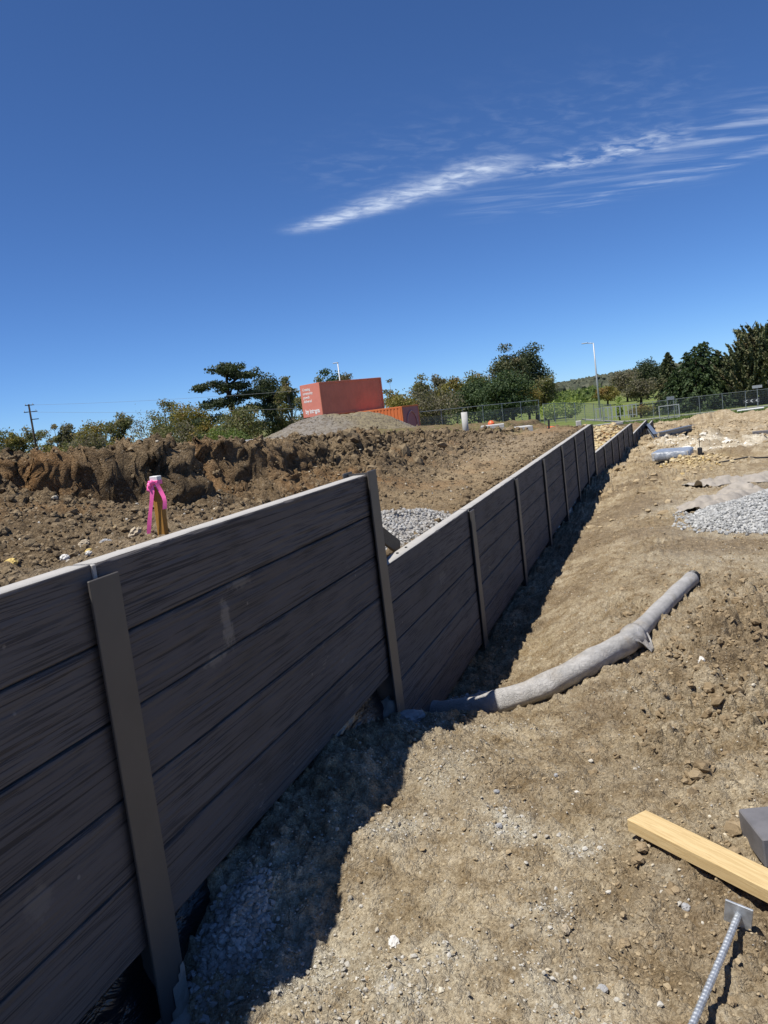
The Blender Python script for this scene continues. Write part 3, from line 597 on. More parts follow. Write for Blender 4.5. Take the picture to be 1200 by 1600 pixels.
# yard crumbs and pebbles
n = 14000; y = -.5+rg.random(n)**1.9*9.5; x = .05+rg.random(n)*2.9+.12*np.maximum(0, y-3)*rg.random(n); s = pareto(n, .0028, .011, 2.3)*(1+.07*np.maximum(0, y)); kp = rg.random(n) < .12+sst(-.1, .45, fbm(x*1.5, y*1.5, 55, 4)); x, y, s = x[kp], y[kp], s[kp]; z = yard_h(x, y)
stuff('yard_crumbs', np.stack([x, y, z+s*.25], -1), s, 'clod_tan', 'tan soil crumbs scattered over the packed yard', sub=0, jit=.3, flat=.7, seed=6, cat='soil crumbs')
n = 9000; y = -.15+rg.random(n)**1.3*2.9; x = .10+rg.random(n)*2.1; s = pareto(n, .0024, .0065, 2.0); kp = rg.random(n) < .15+sst(-.15, .4, fbm(x*2.1, y*2.1, 56, 4)); x, y, s = x[kp], y[kp], s[kp]; z = yard_h(x, y)
stuff('soil_grit', np.stack([x, y, z+s*.2], -1), s, 'clod_tan', 'fine tan soil grit over the nearest ground', sub=0, jit=.3, flat=.8, seed=16, cat='grit')
n = 2200; y = -.4+rg.random(n)**1.7*9; x = .08+rg.random(n)*2.4; s = pareto(n, .0028, .010, 2.2); z = yard_h(x, y)
stuff('yard_pebbles', np.stack([x, y, z+s*.3], -1), s, 'rubble', 'small pale and grey pebbles pressed into the yard', sub=0, seed=7, flat=.8, cat='pebbles')
n = 40000; y = -.3+rg.random(n)**1.2*3.2; x = .03+rg.random(n)*1.9; kp = rg.random(n) < yard_masks(x, y)[0]*.75; x, y = x[kp], y[kp]; s = pareto(len(x), .0022, .0095, 2.3); z = yard_h(x, y)
stuff('crushed_rock', np.stack([x, y, z+s*.25], -1), s, 'dusty_pale', 'pale grey crushed rock fragments in patches on the near ground', sub=0, jit=.32, flat=.75, seed=17, cat='crushed rock')
n = 1450; y = rg.normal(2.65, .95, n); x = rg.normal(1.72, .38, n); s = pareto(n, .010, .050, 1.8); z = yard_h(x, y); ok = (x > .9) & (np.abs(x-1.1-.25*(y-2.9)) > .14); P, S = cluster(x[ok], y[ok], z[ok]+s[ok]*.1, s[ok]*.8, 3)
MAT['clod_damp'] = m_clod('damp_clods', (.17, .124, .072), (.33, .255, .160), (.24, .180, .108))
stuff('yard_clods', P, S, 'clod_damp', 'loose tan clods heaped right of the pipe', sub=0, jit=.34, flat=.75, seed=8, cat='clods')
n = 2600; y = 8+rg.random(n)*38; x = xwall(y)+.3+rg.random(n)**1.3*14; s = pareto(n, .02, .12, 2.0)*(.5+y/25); z = yard_h(x, y)
stuff('far_clods', np.stack([x, y, z+s*.1], -1), s, 'clod_tan', 'clods strewn over the far half of the yard', sub=0, jit=.3, flat=.6, seed=9, cat='clods')
n = 700; y = rg.normal(23, 3.5, n); x = rg.normal(3.0, 1.8, n); m = yard_masks(x, y)[2]; ok = (m > .25) & (x > 1.1); s = pareto(n, .03, .14, 2.0); z = yard_h(x, y)
MAT['chalk'] = m_stone('chalky_spoil', [(.72, .66, .54), (.80, .77, .68), (.58, .52, .42)]); stuff('chalk_lumps', np.stack([x, y, z], -1)[ok], s[ok], 'chalk', 'whitish chalky lumps of spoil in mid yard', sub=0, flat=.55, seed=10, cat='spoil')
n = 520; y = rg.normal(16.6, .7, n); x = rg.normal(2.0, .28, n); s = pareto(n, .02, .07, 1.8); z = yard_h(x, y)
stuff('yellow_spoil', np.stack([x, y, z+s*.2], -1), s, 'yellow', 'yellow broken rock spoil beside the wrapped bundle', sub=0, flat=.7, seed=12, cat='spoil')
n = 900; y = 16.6+rg.random(n)*13; x = xwall(y)-.15-rg.random(n)*1.4; s = pareto(n, .03, .13, 1.6); z = upper_h(x, y)
stuff('yellow_backfill', np.stack([x, y, z+s*.2], -1), s, 'yellow', 'yellow rock rubble filled behind the low far wall', sub=0, flat=.7, seed=13, cat='rubble')
n = 620; y = 2.6+rg.random(n)*13.4; x = -.13-rg.random(n)*.20; s = pareto(n, .014, .05, 1.7); z = upper_h(x, y)
P, S = cluster(x, y, z+s*.25, s*.8, 3)
stuff('edge_clods', P, S, 'clod_dark', 'dark clods spilling along the back edge of the middle wall', sub=0, flat=.85, seed=14, cat='clods')
MAT['dusty_stone'] = m_stone('dusty_gravel', [(.20, .185, .16), (.33, .32, .30), (.42, .41, .39), (.25, .225, .19), (.50, .50, .48)])
# gravel heaps: a mound of stones, each heap a thing of its own
def heap(name, label, cx, cy, rx, ry, h, hf, nst, smin, smax, mat='bluestone', base='bluestone', seed=1, rot=0.0, group=None, edge=.12):
    t = empty(name, (cx, cy, float(hf(np.array([cx]), np.array([cy]))[0])), 0, label, 'gravel', group); z0 = t.location.z
    u = np.linspace(0, 1, 14); a = np.linspace(0, 2*math.pi, 40, endpoint=False); U, A = np.meshgrid(u, a); c, s_ = math.cos(rot), math.sin(rot)
    def prof(r, ang): return h*np.maximum(0, 1-r*r)**1.0*(1+.2*np.sin(3*ang+seed))
    lx = U*np.cos(A)*rx*(1+edge*np.sin(2*A+seed)); ly = U*np.sin(A)*ry*(1+edge*np.cos(3*A+seed)); PX = cx+lx*c-ly*s_; PY = cy+lx*s_+ly*c
    PZ = hf(PX, PY, False)+prof(U, A)+.006-.02*(U > .98)
    idx = np.arange(40*14).reshape(40, 14); nx = np.roll(idx, -1, 0); F = np.stack([idx[:, :-1], idx[:, 1:], nx[:, 1:], nx[:, :-1]], -1).reshape(-1, 4)
    link('heap', mesh_np('heap', np.stack([PX-cx, PY-cy, PZ-z0], -1).reshape(-1, 3), F, base, smooth=True), t)
    r = np.sqrt(rg.random(nst))*(1.0+.18*rg.random(nst)**3); an = rg.random(nst)*2*math.pi
    lx = r*np.cos(an)*rx*(1+edge*np.sin(2*an+seed)); ly = r*np.sin(an)*ry*(1+edge*np.cos(3*an+seed)); PX = cx+lx*c-ly*s_; PY = cy+lx*s_+ly*c; s = rg.uniform(smin, smax, nst)
    PZ = np.where(r < 1, hf(PX, PY, False)+prof(np.minimum(r, 1), an)+.006, hf(PX, PY))+s*.35
    o = stuff('stones', np.stack([PX-cx, PY-cy, PZ-z0], -1), s, mat, None, t, 0, .3, .85, seed); return t
heap('gravel_pile', 'pale grey gravel heap spread at the right edge of the yard', 2.63, 7.95, 1.02, 1.45, .26, yard_h, 6500, .012, .022, seed=21, rot=-.25)
heap('gravel_pile', 'bluish crushed stone at the foot of the nearest post', .085, .20, .10, .17, .05, yard_h, 900, .005, .013, 'dusty_stone', 'dusty_stone', seed=22)
heap('gravel_pile', 'dark drainage stone around the buried end of the pipe', .19, 2.75, .17, .32, .07, yard_h, 800, .008, .016, seed=23)
heap('gravel_pile', 'light grey gravel heap behind the tall post', -.50, 3.75, .33, .80, .10, upper_h, 2600, .008, .016, 'dusty_stone', 'dusty_stone', seed=24)
# big mound of gravel in the background
def mound():
    cx, cy = -15.6, 41.0; nr, na = 60, 110; R_, A = np.meshgrid(np.linspace(0, 1, nr), np.linspace(0, 2*math.pi, na, endpoint=False))
    dx = np.array([.90, .33]); dx /= np.linalg.norm(dx); dy = np.array([-dx[1], dx[0]])
    lx = R_*np.cos(A)*5.0; ly = R_*np.sin(A)*3.4
    prof = 1.06*(1-sst(.30, 1.0, R_)); prof *= 1+.06*np.sin(3*A+1)
    PX = cx+lx*dx[0]+ly*dy[0]; PY = cy+lx*dx[1]+ly*dy[1]; PZ = land(PX, PY)+prof+fbm(PX*1.1, PY*1.1, 5, 4)*.13*(1-R_)+.04*clodf(PX, PY, .3, 6)-.5*(R_ > .99)
    z0 = lz(cx, cy); idx = np.arange(na*nr).reshape(na, nr); nx = np.roll(idx, -1, 0); F = np.stack([idx[:, :-1], idx[:, 1:], nx[:, 1:], nx[:, :-1]], -1).reshape(-1, 4)
    t = empty('gravel_mound', (cx, cy, z0), 0, 'broad grey-brown gravel mound in front of the stacked containers', 'mound')
    link('heap', mesh_np('heap', np.stack([PX-cx, PY-cy, PZ-z0], -1).reshape(-1, 3), F, 'mound', smooth=True), t)
    nst = 2500; r = np.sqrt(rg.random(nst)); an = rg.random(nst)*6.283; lx = r*np.cos(an)*5; ly = r*np.sin(an)*3.4; PX = cx+lx*dx[0]+ly*dy[0]; PY = cy+lx*dx[1]+ly*dy[1]
    PZ = land(PX, PY)+1.06*(1-sst(.30, 1.0, r))*(1+.06*np.sin(3*an+1))+fbm(PX*1.1, PY*1.1, 5, 4)*.13*(1-r); stuff('stones', np.stack([PX-cx, PY-cy, PZ-z0], -1), rg.uniform(.02, .055, nst), 'mound', None, t, 0, seed=25)
mound()
# single stones that can be picked out
def stone(label, x, y, s, mat, hf, group=None, flat=.75, seed=1, squash=(1, 1, 1), rz=0.0):
    V, F = rocks(np.zeros((1, 3)), [s], 2, .16, flat, seed); V = V*np.array(squash); V = V+.06*s*np.stack([fbm(V[:, 0]*3/s, V[:, 1]*3/s+k, 3+k, 2) for k in range(3)], -1)
    o = link('stone', mesh_np('stone', V, F, mat, smooth=False), None, (x, y, hf(x, y)+s*flat*.45*squash[2]), rz); return tag(o, label, 'stone', group)
MAT['rock_grey'] = m_concrete('rock_grey', (.36, .36, .36), .25); MAT['rock_tan'] = m_concrete('rock_tan', (.42, .35, .25), .25); MAT['rock_yellow'] = m_concrete('rock_yellow', (.62, .46, .16), .2); MAT['rock_pale'] = m_concrete('rock_pale', (.62, .60, .56), .15)
stone('flat grey stone lying at the foot of the tall post', .085, 1.93, .055, 'rock_grey', yz, seed=2, squash=(1.2, .75, .7), rz=.5)

# ------------------------------------------------------------------ retaining wall of concrete sleepers between steel posts
SL = 1.986
def sleeper_mesh(seed, ny, nz):
    yy = np.linspace(0, SL, ny); zz = np.linspace(0.001, .199, nz); zz = np.concatenate([[.001, .003, .008], zz[1:-1][(zz[1:-1] > .010) & (zz[1:-1] < .190)], [.192, .197, .199]]); nz = len(zz)
    Yg, Zg = np.meshgrid(yy, zz, indexing='ij')
    wv = Zg+.012*fbm(Yg*1.3, Zg*4, seed, 3)
    lines = fbm(Yg*1.0, wv*95, seed+1, 3); long = fbm(Yg*.45, wv*34, seed+4, 3)
    gr = sst(.08, .30, lines)*sst(-.35, .30, fbm(Yg*1.8, wv*10, seed+2, 2))
    x = -.0022*gr-.0020*sst(.22, .42, long)-.0015*(fbm(Yg*6, wv*170, seed+3, 2)+1)
    x = x-.012*(1-sst(0, .006, Zg-.001))-.002*(1-sst(0, .003, .199-Zg)); x = x-.004*(1-sst(0, .012, Yg))-.004*(1-sst(0, .012, SL-Yg))
    x = x-(.006*sst(.25, .5, fbm(Yg*9, Yg*0, seed+7, 3))+.003*np.abs(fbm(Yg*25, Yg*0, seed+8, 2)))*sst(.190, .199, Zg)
    V = np.stack([x, Yg, Zg], -1).reshape(-1, 3); idx = np.arange(ny*nz).reshape(ny, nz)
    F = np.stack([idx[:-1, :-1], idx[1:, :-1], idx[1:, 1:], idx[:-1, 1:]], -1).reshape(-1, 4); mi = np.zeros(len(F), int)
    # top, bottom and back from rows of points
    n0 = len(V); bk = .08+.002*fbm(yy*4, yy*0, seed+5, 2); edge_b = np.stack([-bk+.006, yy, np.full(ny, .199)], -1); back_t = np.stack([-bk, yy, np.full(ny, .190)], -1); back_b = np.stack([-bk, yy, np.full(ny, .004)], -1); bot_b = np.stack([-bk+.004, yy, np.full(ny, .001)], -1)
    V = np.concatenate([V, edge_b, back_t, back_b, bot_b]); r = [n0+k*ny+np.arange(ny) for k in range(4)]; tp = idx[:, -1]; bt = idx[:, 0]
    def strip(a, b): return np.stack([a[:-1], a[1:], b[1:], b[:-1]], -1)
    ex = [strip(tp, r[0]), strip(r[0], r[1]), strip(r[1], r[2]), strip(r[2], r[3]), strip(r[3], bt)]
    F = np.concatenate([F]+ex); mi = np.concatenate([mi]+[np.ones(len(e), int) for e in ex])
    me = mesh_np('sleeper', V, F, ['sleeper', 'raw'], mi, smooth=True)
    # close the two ends
    return me
def low_copy(me):
    m2 = me.copy(); idx = np.zeros(len(m2.polygons), np.int32); m2.polygons.foreach_set('material_index', idx); return m2
def add_ends(me):
    import bmesh
    bm = bmesh.new(); bm.from_mesh(me); be = [e for e in bm.edges if e.is_boundary]; bmesh.ops.contextual_create(bm, geom=be) if False else bmesh.ops.holes_fill(bm, edges=be, sides=0)
    for f in bm.faces:
        if len(f.verts) > 4: f.material_index = 1; f.smooth = False
    bm.to_mesh(me); bm.free(); return me
NEAR = [add_ends(sleeper_mesh(100+13*k, 150, 44)) for k in range(4)]
MIDS = [add_ends(sleeper_mesh(300+13*k, 60, 20)) for k in range(3)]
FARS = [add_ends(sleeper_mesh(500+13*k, 8, 8)) for k in range(2)]
LOW = {m_.name: low_copy(m_) for m_ in NEAR+MIDS+FARS}
def post_mesh(z0, z1, w=.112):
    m = MB(); h = z1-z0; zc_ = (z0+z1)/2
    m.box((.018, 0, zc_), (.008, w, h), bev=.0015); m.box((-.1075, 0, zc_), (.008, w, h), bev=.0015); m.box((-.0447, 0, zc_-.004), (.1174, .006, h-.008)); return m.mesh('post', 'post')
def section(label, x, y, rz, nb, z0, ns, tops, meshes, first=True, last=True, zlow=-.7):
    t = empty('retaining_wall', (x, y, 0), rz, label, 'wall'); k = 0; posts = []
    for b in range(nb):
        for s in range(ns):
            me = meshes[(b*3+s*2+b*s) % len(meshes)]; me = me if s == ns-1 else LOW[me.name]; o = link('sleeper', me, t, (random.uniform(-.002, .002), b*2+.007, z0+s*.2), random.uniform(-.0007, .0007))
    for b in range(nb+1):
        if (b == 0 and not first) or (b == nb and not last): continue
        tz = tops[min(b, len(tops)-1)]; posts.append(link('post', post_mesh(zlow, tz), t, (0, b*2, 0)))
    return t, posts
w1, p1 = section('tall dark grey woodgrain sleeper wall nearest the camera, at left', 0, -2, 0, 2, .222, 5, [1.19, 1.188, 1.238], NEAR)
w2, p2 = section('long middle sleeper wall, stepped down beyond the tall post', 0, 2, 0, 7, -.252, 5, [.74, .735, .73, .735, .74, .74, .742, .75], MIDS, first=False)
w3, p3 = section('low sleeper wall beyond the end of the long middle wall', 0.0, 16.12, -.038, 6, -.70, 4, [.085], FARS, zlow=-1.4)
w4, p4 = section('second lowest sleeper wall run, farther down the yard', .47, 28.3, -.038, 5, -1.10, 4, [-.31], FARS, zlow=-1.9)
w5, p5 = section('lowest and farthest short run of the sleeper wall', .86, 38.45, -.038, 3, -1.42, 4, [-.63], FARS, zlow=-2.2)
# render: mortar strip over the nearest post, a splash of concrete on its foot
m = MB(); m.box((-.038, 0, 1.196), (.07, .013, .046), bev=.002); m.build('joint_filler', 'raw', p1[1])
V = []; F = []
yy = np.linspace(-.054, .054, 12); zz = np.linspace(-.30, .155, 26)
for i, a in enumerate(yy):
    for j, b in enumerate(zz): V.append((.0235+.004*vnoise(np.array(a*60), np.array(b*40), 3), a, b))
for i in range(11):
    for j in range(25):
        top = -.02+.16*((yy[i]+.054)/.108)+.03*float(fbm(np.array(yy[i]*60), np.array(1.0), 5, 2))
        if zz[j] < top: F.append((i*26+j, (i+1)*26+j, (i+1)*26+j+1, i*26+j+1))
me = bpy.data.meshes.new('concrete_splash'); me.from_pydata(V, [], F); me.materials.append(MAT['footing']); link('concrete_splash', me, p1[1])
V, F = rocks(np.array([[-.01, 0, -.06]]), [.105], 2, .16, .6, 9); link('footing', mesh_np('footing', V, F, 'footing', smooth=True), p1[1])
V, F = rocks(np.array([[-.07, -.03, -.02]]), [.085], 2, .2, 1.5, 15); link('footing', mesh_np('footing', V, F, 'footing', smooth=True), p1[2])
# black membrane hanging below the tall wall
def membrane(label, y0, y1, ztop, zfun, seed, out=.05):
    ny, nz = int((y1-y0)/.02), 18; yy = np.linspace(y0, y1, ny); tt = np.linspace(0, 1, nz); Yg, Tg = np.meshgrid(yy, tt, indexing='ij')
    Zg = ztop+(zfun(Yg)-ztop)*Tg; fold = fbm(Yg*2.2+Tg*1.5, Tg*2.5-Yg*.7, seed, 3)
    Xg = -.092+out*Tg**1.3*(1+.9*fold)+.03*np.abs(fbm(Yg*7+Tg*4, Tg*5, seed+2, 3))*Tg
    idx = np.arange(ny*nz).reshape(ny, nz); F = np.stack([idx[:-1, :-1], idx[1:, :-1], idx[1:, 1:], idx[:-1, 1:]], -1).reshape(-1, 4)
    V = np.stack([Xg, Yg, Zg], -1).reshape(-1, 3); V2 = V-np.array([.003, 0, 0]); Fb = F[:, ::-1]+len(V)
    return tag(link('plastic_sheet', mesh_np('plastic_sheet', np.concatenate([V, V2]), np.concatenate([F, Fb]), 'sheet', smooth=True)), label, 'plastic sheet')
membrane('black plastic sheet bunched below the tall wall', -.9, 1.93, .30, lambda y: -.05+.02*np.sin(y*5), 31, .075)
membrane('black plastic sheet edge showing under the long middle wall', 2.1, 12.0, -.15, lambda y: -.40+.01*np.sin(y*3), 35, .06)
# planks leaning behind the tall post
for lab, a, b, w_, th in (('upper weathered plank leaning down behind the tall post', (-.135, 2.08, 1.03), (-.135, 2.72, .725), .085, .02), ('lower weathered plank wedged behind the tall post', (-.118, 2.07, .88), (-.122, 2.50, .66), .075, .018)):
    a, b = Vector(a), Vector(b); d = b-a; mid = (a+b)/2; ang = math.atan2(d.z, d.y); R = Matrix.Rotation(ang, 3, 'X')
    o = MB().box((0, 0, 0), (th, d.length, w_), bev=.003).build('plank', 'plank', None, mid); o.rotation_euler = (ang, 0, 0); tag(o, lab, 'plank')
# bolts on top of the second wall's first sleeper are small round holes with lifting pins
for yy_ in (2.42, 2.58):
    m = MB(); m.tube([(0, 0, -.004), (0, 0, .004)], [.008, .0075], 10); m.build('lifting_pin', 'dark', w2, (-.045, yy_-2, .749), 0)

# ------------------------------------------------------------------ marker stake with pink ribbon
st = empty('survey_stake', (-.455, .945, uz(-.455, .945)-.02), math.radians(6), 'wooden survey stake with white top and pink ribbon behind the tall wall', 'stake')
sh = 1.372-st.location.z
MB().box((0, 0, sh/2-.06), (.031, .031, sh+.06), rotm('Y', 1.5), bev=.002).build('stake_body', 'stake', st)
MB().box((.0022, 0, sh-.020), (.0325, .0325, .040), rotm('Y', 1.5), bev=.002).build('painted_top', 'white', st)
def ribbon(pts, w_, side, name='ribbon'):
    m = MB(); pts = [Vector(p) for p in pts]; s = Vector(side).normalized()*w_/2; V = []
    for i, p in enumerate(pts):
        k = s*(1+.12*math.sin(i*1.7)); V += [p-k, p+k]
    V2 = [v+Vector((.0008, -.0008, 0)) for v in V]; n = len(pts); F = [(2*i, 2*i+1, 2*i+3, 2*i+2) for i in range(n-1)]; o = len(V)
    F += [tuple(o+j for j in f[::-1]) for f in F]; m.add(V+V2, F); return m.build(name, 'pink', st, smooth=True)
kz = sh-.024
m = MB(); m.box((.002, 0, kz), (.0355, .0355, .020), bev=.003); kb = m.build('ribbon_band', 'pink', st)
V, F = rocks(np.array([[-.012, -.022, kz-.004], [-.018, -.021, kz-.022], [-.004, -.022, kz+.002]]), [.013, .011, .010], 1, .3, 1.0, 4); link('ribbon_knot', mesh_np('ribbon_knot', V, F, 'pink', smooth=True), st)
ribbon([(-.006, -.022, kz), (-.004, -.027, kz-.03), (-.010, -.030, kz-.06), (-.020, -.033, kz-.10), (-.030, -.035, kz-.14), (-.038, -.034, kz-.172), (-.042, -.033, kz-.186)], .015, (1, .2, 0))
ribbon([(.014, -.021, kz), (.022, -.014, kz-.030), (.036, -.022, kz-.055), (.040, -.026, kz-.072), (.036, -.028, kz-.100)], .015, (.9, .6, 0))

# ------------------------------------------------------------------ sock-covered drain pipe
PP = [(-.02, 2.60, -.225), (.06, 2.55, -.20), (.25, 2.48, -.150), (.38, 2.46, -.110), (.59, 2.49, -.055), (.75, 2.57, -.005), (.91, 2.70, .045), (1.03, 2.85, .068), (1.10, 2.965, .075), (1.14, 3.17, .066), (1.25, 3.615, .058), (1.375, 4.08, .058), (1.47, 4.40, .062)]
def cr(P, n):
    P = [Vector(p) for p in P]; out = []
    for i in range(len(P)-1):
        p0, p1_, p2_, p3_ = P[max(i-1, 0)], P[i], P[i+1], P[min(i+2, len(P)-1)]
        for k in range(n):
            t = k/n; out.append(.5*((2*p1_)+(p2_-p0)*t+(2*p0-5*p1_+4*p2_-p3_)*t*t+(3*p1_-p0-3*p2_+p3_)*t**3))
    return out+[P[-1]]
path = cr(PP, 9); split = 8*9
def gl(p, r): return Vector((p.x, p.y, max(p.z, yz(p.x, p.y)+r*.55)))
dp = empty('drain_pipe', (.9, 2.7, 0), 0, 'grey fabric-sleeved drainage pipe curving out of the trench across the yard', 'pipe')
off = Vector((-.9, -2.7, 0))
pa = [p+off for p in path[:split+3]]
wob = lambda i, k: .05*float(fbm(np.array(i*.35), np.array(k*.8), 4, 2))+.05*math.sin(k*1.05+i*.12)
rad = [.064+.003*math.sin(i*.5) for i in range(len(pa))]
for q_, f_ in ((-4, 1.04), (-3, 1.12), (-2, 1.22), (-1, 1.34)): rad[q_] *= f_
MB().tube(pa, rad, 22, True, wob=wob).build('fabric_sleeve', 'sock', dp, smooth=True)
pb = [p+off for p in path[split-3:]]; MB().tube(pb, [.053+.002*math.sin(i*.7) for i in range(len(pb))], 20, True, wob=lambda i, k: .04*float(fbm(np.array(i*.4), np.array(k*.8+9), 8, 2))).build('fabric_sleeve', 'sock', dp, smooth=True)
# torn flap of the sleeve where the two lengths overlap
m = MB(); c0 = path[split]+off; t_ = (path[split+2]-path[split-2]).normalized(); sd = t_.cross(Vector((0, 0, 1))).normalized(); V = []; F = []
for i in range(7):
    for j in range(5):
        u = i/6-.5; v = j/4; p = c0+sd*(.050+.060*v)*(1)+t_*(u*.20*(1-.8*v)+.01)+Vector((0, 0, .020-.075*v+.012*math.sin(i*2+j))); V.append(p)
for i in range(6):
    for j in range(4): F.append((i*5+j, (i+1)*5+j, (i+1)*5+j+1, i*5+j+1))
V2 = [v-Vector((0, 0, .004)) for v in V]; m.add(V+V2, F+[tuple(len(V)+k for k in f[::-1]) for f in F]); m.build('sleeve_flap', 'sock', dp, smooth=True)
V, F = rocks(np.array([tuple(path[split]+off+Vector((0, 0, .03)))]), [.055], 2, .15, .8, 3); link('sleeve_bunch', mesh_np('sleeve_bunch', V, F, 'sock', smooth=True), dp)
e0, e1 = path[-1]+off, path[-1]+off+(path[-1]-path[-3]).normalized()*.07
rr = []; pts = []
for i in range(15): pts.append(e0.lerp(e1, i/14)); rr.append(.050 if i % 2 else .045)
for r_, k in ((.040, 1.0), (.038, .6)): pts.append(e0.lerp(e1, k)); rr.append(r_)
MB().tube(pts, rr, 18, True).build('pipe_end', 'black', dp, smooth=False)

# ------------------------------------------------------------------ timber, threaded bar, sleeper offcut
d = Vector((.749, -.662, 0)); nrm = Vector((.662, .749, 0)); Lt, wt, ht = .98, .082, .040
c = Vector((1.150, .762, 0))+d*(Lt/2)+nrm*(wt/2); zt = max(yz(*(Vector((1.150, .762, 0))+d*k+nrm*.04).xy) for k in np.linspace(0, .9, 9))
o = MB().box((0, 0, ht/2), (Lt, wt, ht), bev=.0025).build('timber_length', 'timber', None, (c.x, c.y, zt+.002), math.atan2(d.y, d.x)); tag(o, 'pale sawn pine timber lying on the soil at lower right', 'timber')
a = Vector((1.423, .352, yz(1.423, .352)+.036)); b = Vector((1.326, .082, yz(1.326, .082)+.012)); dd = (b-a).normalized(); e = a+dd*.62; e.z = yz(e.x, e.y)+.012
rb = empty('threaded_bar', (a.x, a.y, a.z-.036), 0, 'galvanised threaded bar with square plate on one end, lower right corner', 'steel bar'); off = -Vector(rb.location)
pts = []; rr = []; N = 210
for i in range(N):
    t = i/(N-1); p = a.lerp(e, t); p.z += -.012*math.sin(math.pi*min(1, t*1.2))*.4; pts.append(p+off); rr.append(.0086 if (i // 2) % 2 else .0077)
MB().tube(pts, rr, 10).build('bar', 'rebar', rb, smooth=False)
q_ = (dd+Vector((0, 0, .12))).normalized(); hx_ = q_.cross(Vector((0, 0, 1))).normalized(); hy_ = hx_.cross(q_); hx_, hy_ = hx_*math.cos(.16)+hy_*math.sin(.16), hy_*math.cos(.16)-hx_*math.sin(.16); Rm = Matrix((hx_, hy_, q_)).transposed()
MB().box(a+off-dd*.002, (.064, .064, .0055), Rm, bev=.001).build('end_plate', 'rebar', rb)
MB().tube([a+off-dd*.022, a+off-dd*.006], .0135, 6).build('nut', 'rebar', rb)
o = MB().box((.36, .095, .0), (.72, .19, .083), bev=.004).build('sleeper_offcut', 'paint_dusty', None, (1.515, .655, yz(1.52, .68)+.062), math.radians(14)); o.rotation_euler = (math.radians(-3), math.radians(-1.5), math.radians(14)); tag(o, 'dusty charcoal concrete sleeper end raised off the soil at right edge', 'sleeper')
sx, sy = 1.86, .81; stone('grey stone propping up the charcoal sleeper end', sx, sy, .052, 'rock_grey', yz, seed=77, squash=(1.3, 1.2, .75))
for k, (x_, y_, s_, mt, lab) in enumerate([(1.304, .467, .014, 'rock_grey', 'small rounded grey stone between the timber and the threaded bar'), (1.108, .146, .013, 'rock_grey', 'grey pebble on the pale dust at the bottom centre-right'),
    (.748, .783, .010, 'rock_grey', 'grey pebble beside the pale dust patch, mid foreground'), (.89, 1.147, .011, 'rock_grey', 'darker grey pebble, farther of two lying in open soil'), (.97, 1.064, .009, 'rock_pale', 'small white pebble lying in open soil in mid foreground'),
    (.711, .957, .010, 'rock_grey', 'lone grey pebble just inside the sunlit soil'), (1.445, 2.597, .022, 'rock_pale', 'white stone among the tan clods right of the pipe'), (1.008, .322, .016, 'rock_tan', 'tan stone in the middle of the lower foreground'),
    (.56, .24, .018, 'rock_pale', 'pale stone near the shadow edge at the bottom')]):
    stone(lab, x_, y_, s_, mt, yz, seed=40+k)
for k, (x_, y_, s_, mt, lab) in enumerate([(-.725, .465, .019, 'rock_yellow', 'bright yellow stone at the far left above the wall'), (-.70, .80, .026, 'rock_tan', 'rounded tan stone on the bench left of the stake'), (-.655, .86, .022, 'rock_grey', 'grey-brown stone beside the rounded tan stone, nearer the stake'),
    (-.60, .97, .030, 'rock_tan', 'largest brown stone left of the stake'), (-.632, .611, .017, 'rock_pale', 'pale stone on the bench above the wall at left'), (-.52, .60, .012, 'rock_pale', 'small white stone close to the back of the tall wall'), (-.62, .72, .014, 'rock_yellow', 'dull yellow stone on the bench between pale stones')]):
    stone(lab, x_, y_, s_, mt, uz, seed=60+k)

# ------------------------------------------------------------------ things lying in the yard
def hbeam(name, label, a, b, hgt=.2, wid=.16, mat='steel_beam', cat='steel beam'):
    a, b = Vector(a), Vector(b); d = b-a; m = MB(); Ln = d.length
    m.box((0, Ln/2, hgt/2-.006), (wid, Ln, .012)); m.box((0, Ln/2, -hgt/2+.006), (wid, Ln, .012)); m.box((0, Ln/2, 0), (.01, Ln, hgt-.024))
    o = m.build(name, mat, None, a); o.rotation_euler = (math.asin(d.z/Ln), 0, math.atan2(-d.x, d.y)); return tag(o, label, cat)
hbeam('steel_beam', 'grey steel beam leaning off the far end of the sleeper wall', (1.22, 29.6, yz(1.22, 29.6)+.12), (.86, 38.3, -.55), .18, .16)
hbeam('steel_beam', 'grey steel beam lying flat beside the leaning one', (1.35, 30.6, yz(1.3, 30.6)+.12), (2.7, 35.6, yz(2.7, 35.6)+.12), .2, .3)
m = MB(); nx_, ny_ = 18, 22
for i in range(3): m.box((0, 0, .05+i*.06), (.78-.01*i, .95, .058), bev=.006)
bd = empty('wrapped_bundle', (1.60, 17.75, yz(1.6, 17.75)-.02), math.radians(-8), 'plastic-wrapped bluish bundle of slabs lying in mid yard', 'bundle')
m.build('slab_stack', 'conc', bd)
Vx, Fx = ICO[2]; Vb = np.sign(Vx)*np.abs(Vx)**.28; Vb = Vb*np.array([.42, .50, .11])+np.array([0, 0, .11]); Vb += .014*np.stack([fbm(Vb[:, 0]*7+k, Vb[:, 1]*7+Vb[:, 2]*9, 8+k, 2) for k in range(3)], -1)
link('plastic_wrap', mesh_np('plastic_wrap', Vb, Fx, 'wrap', smooth=True), bd)
bs = empty('marker_peg', (2.2, 18.25, yz(2.2, 18.25)), 0, 'thin dark steel peg standing in a small black block', 'peg'); MB().box((0, 0, .07), (.10, .10, .15), bev=.008).build('block', 'dark', bs); MB().tube([(0, 0, .13), (.005, 0, .52)], .008, 6).build('rod', 'dark', bs)
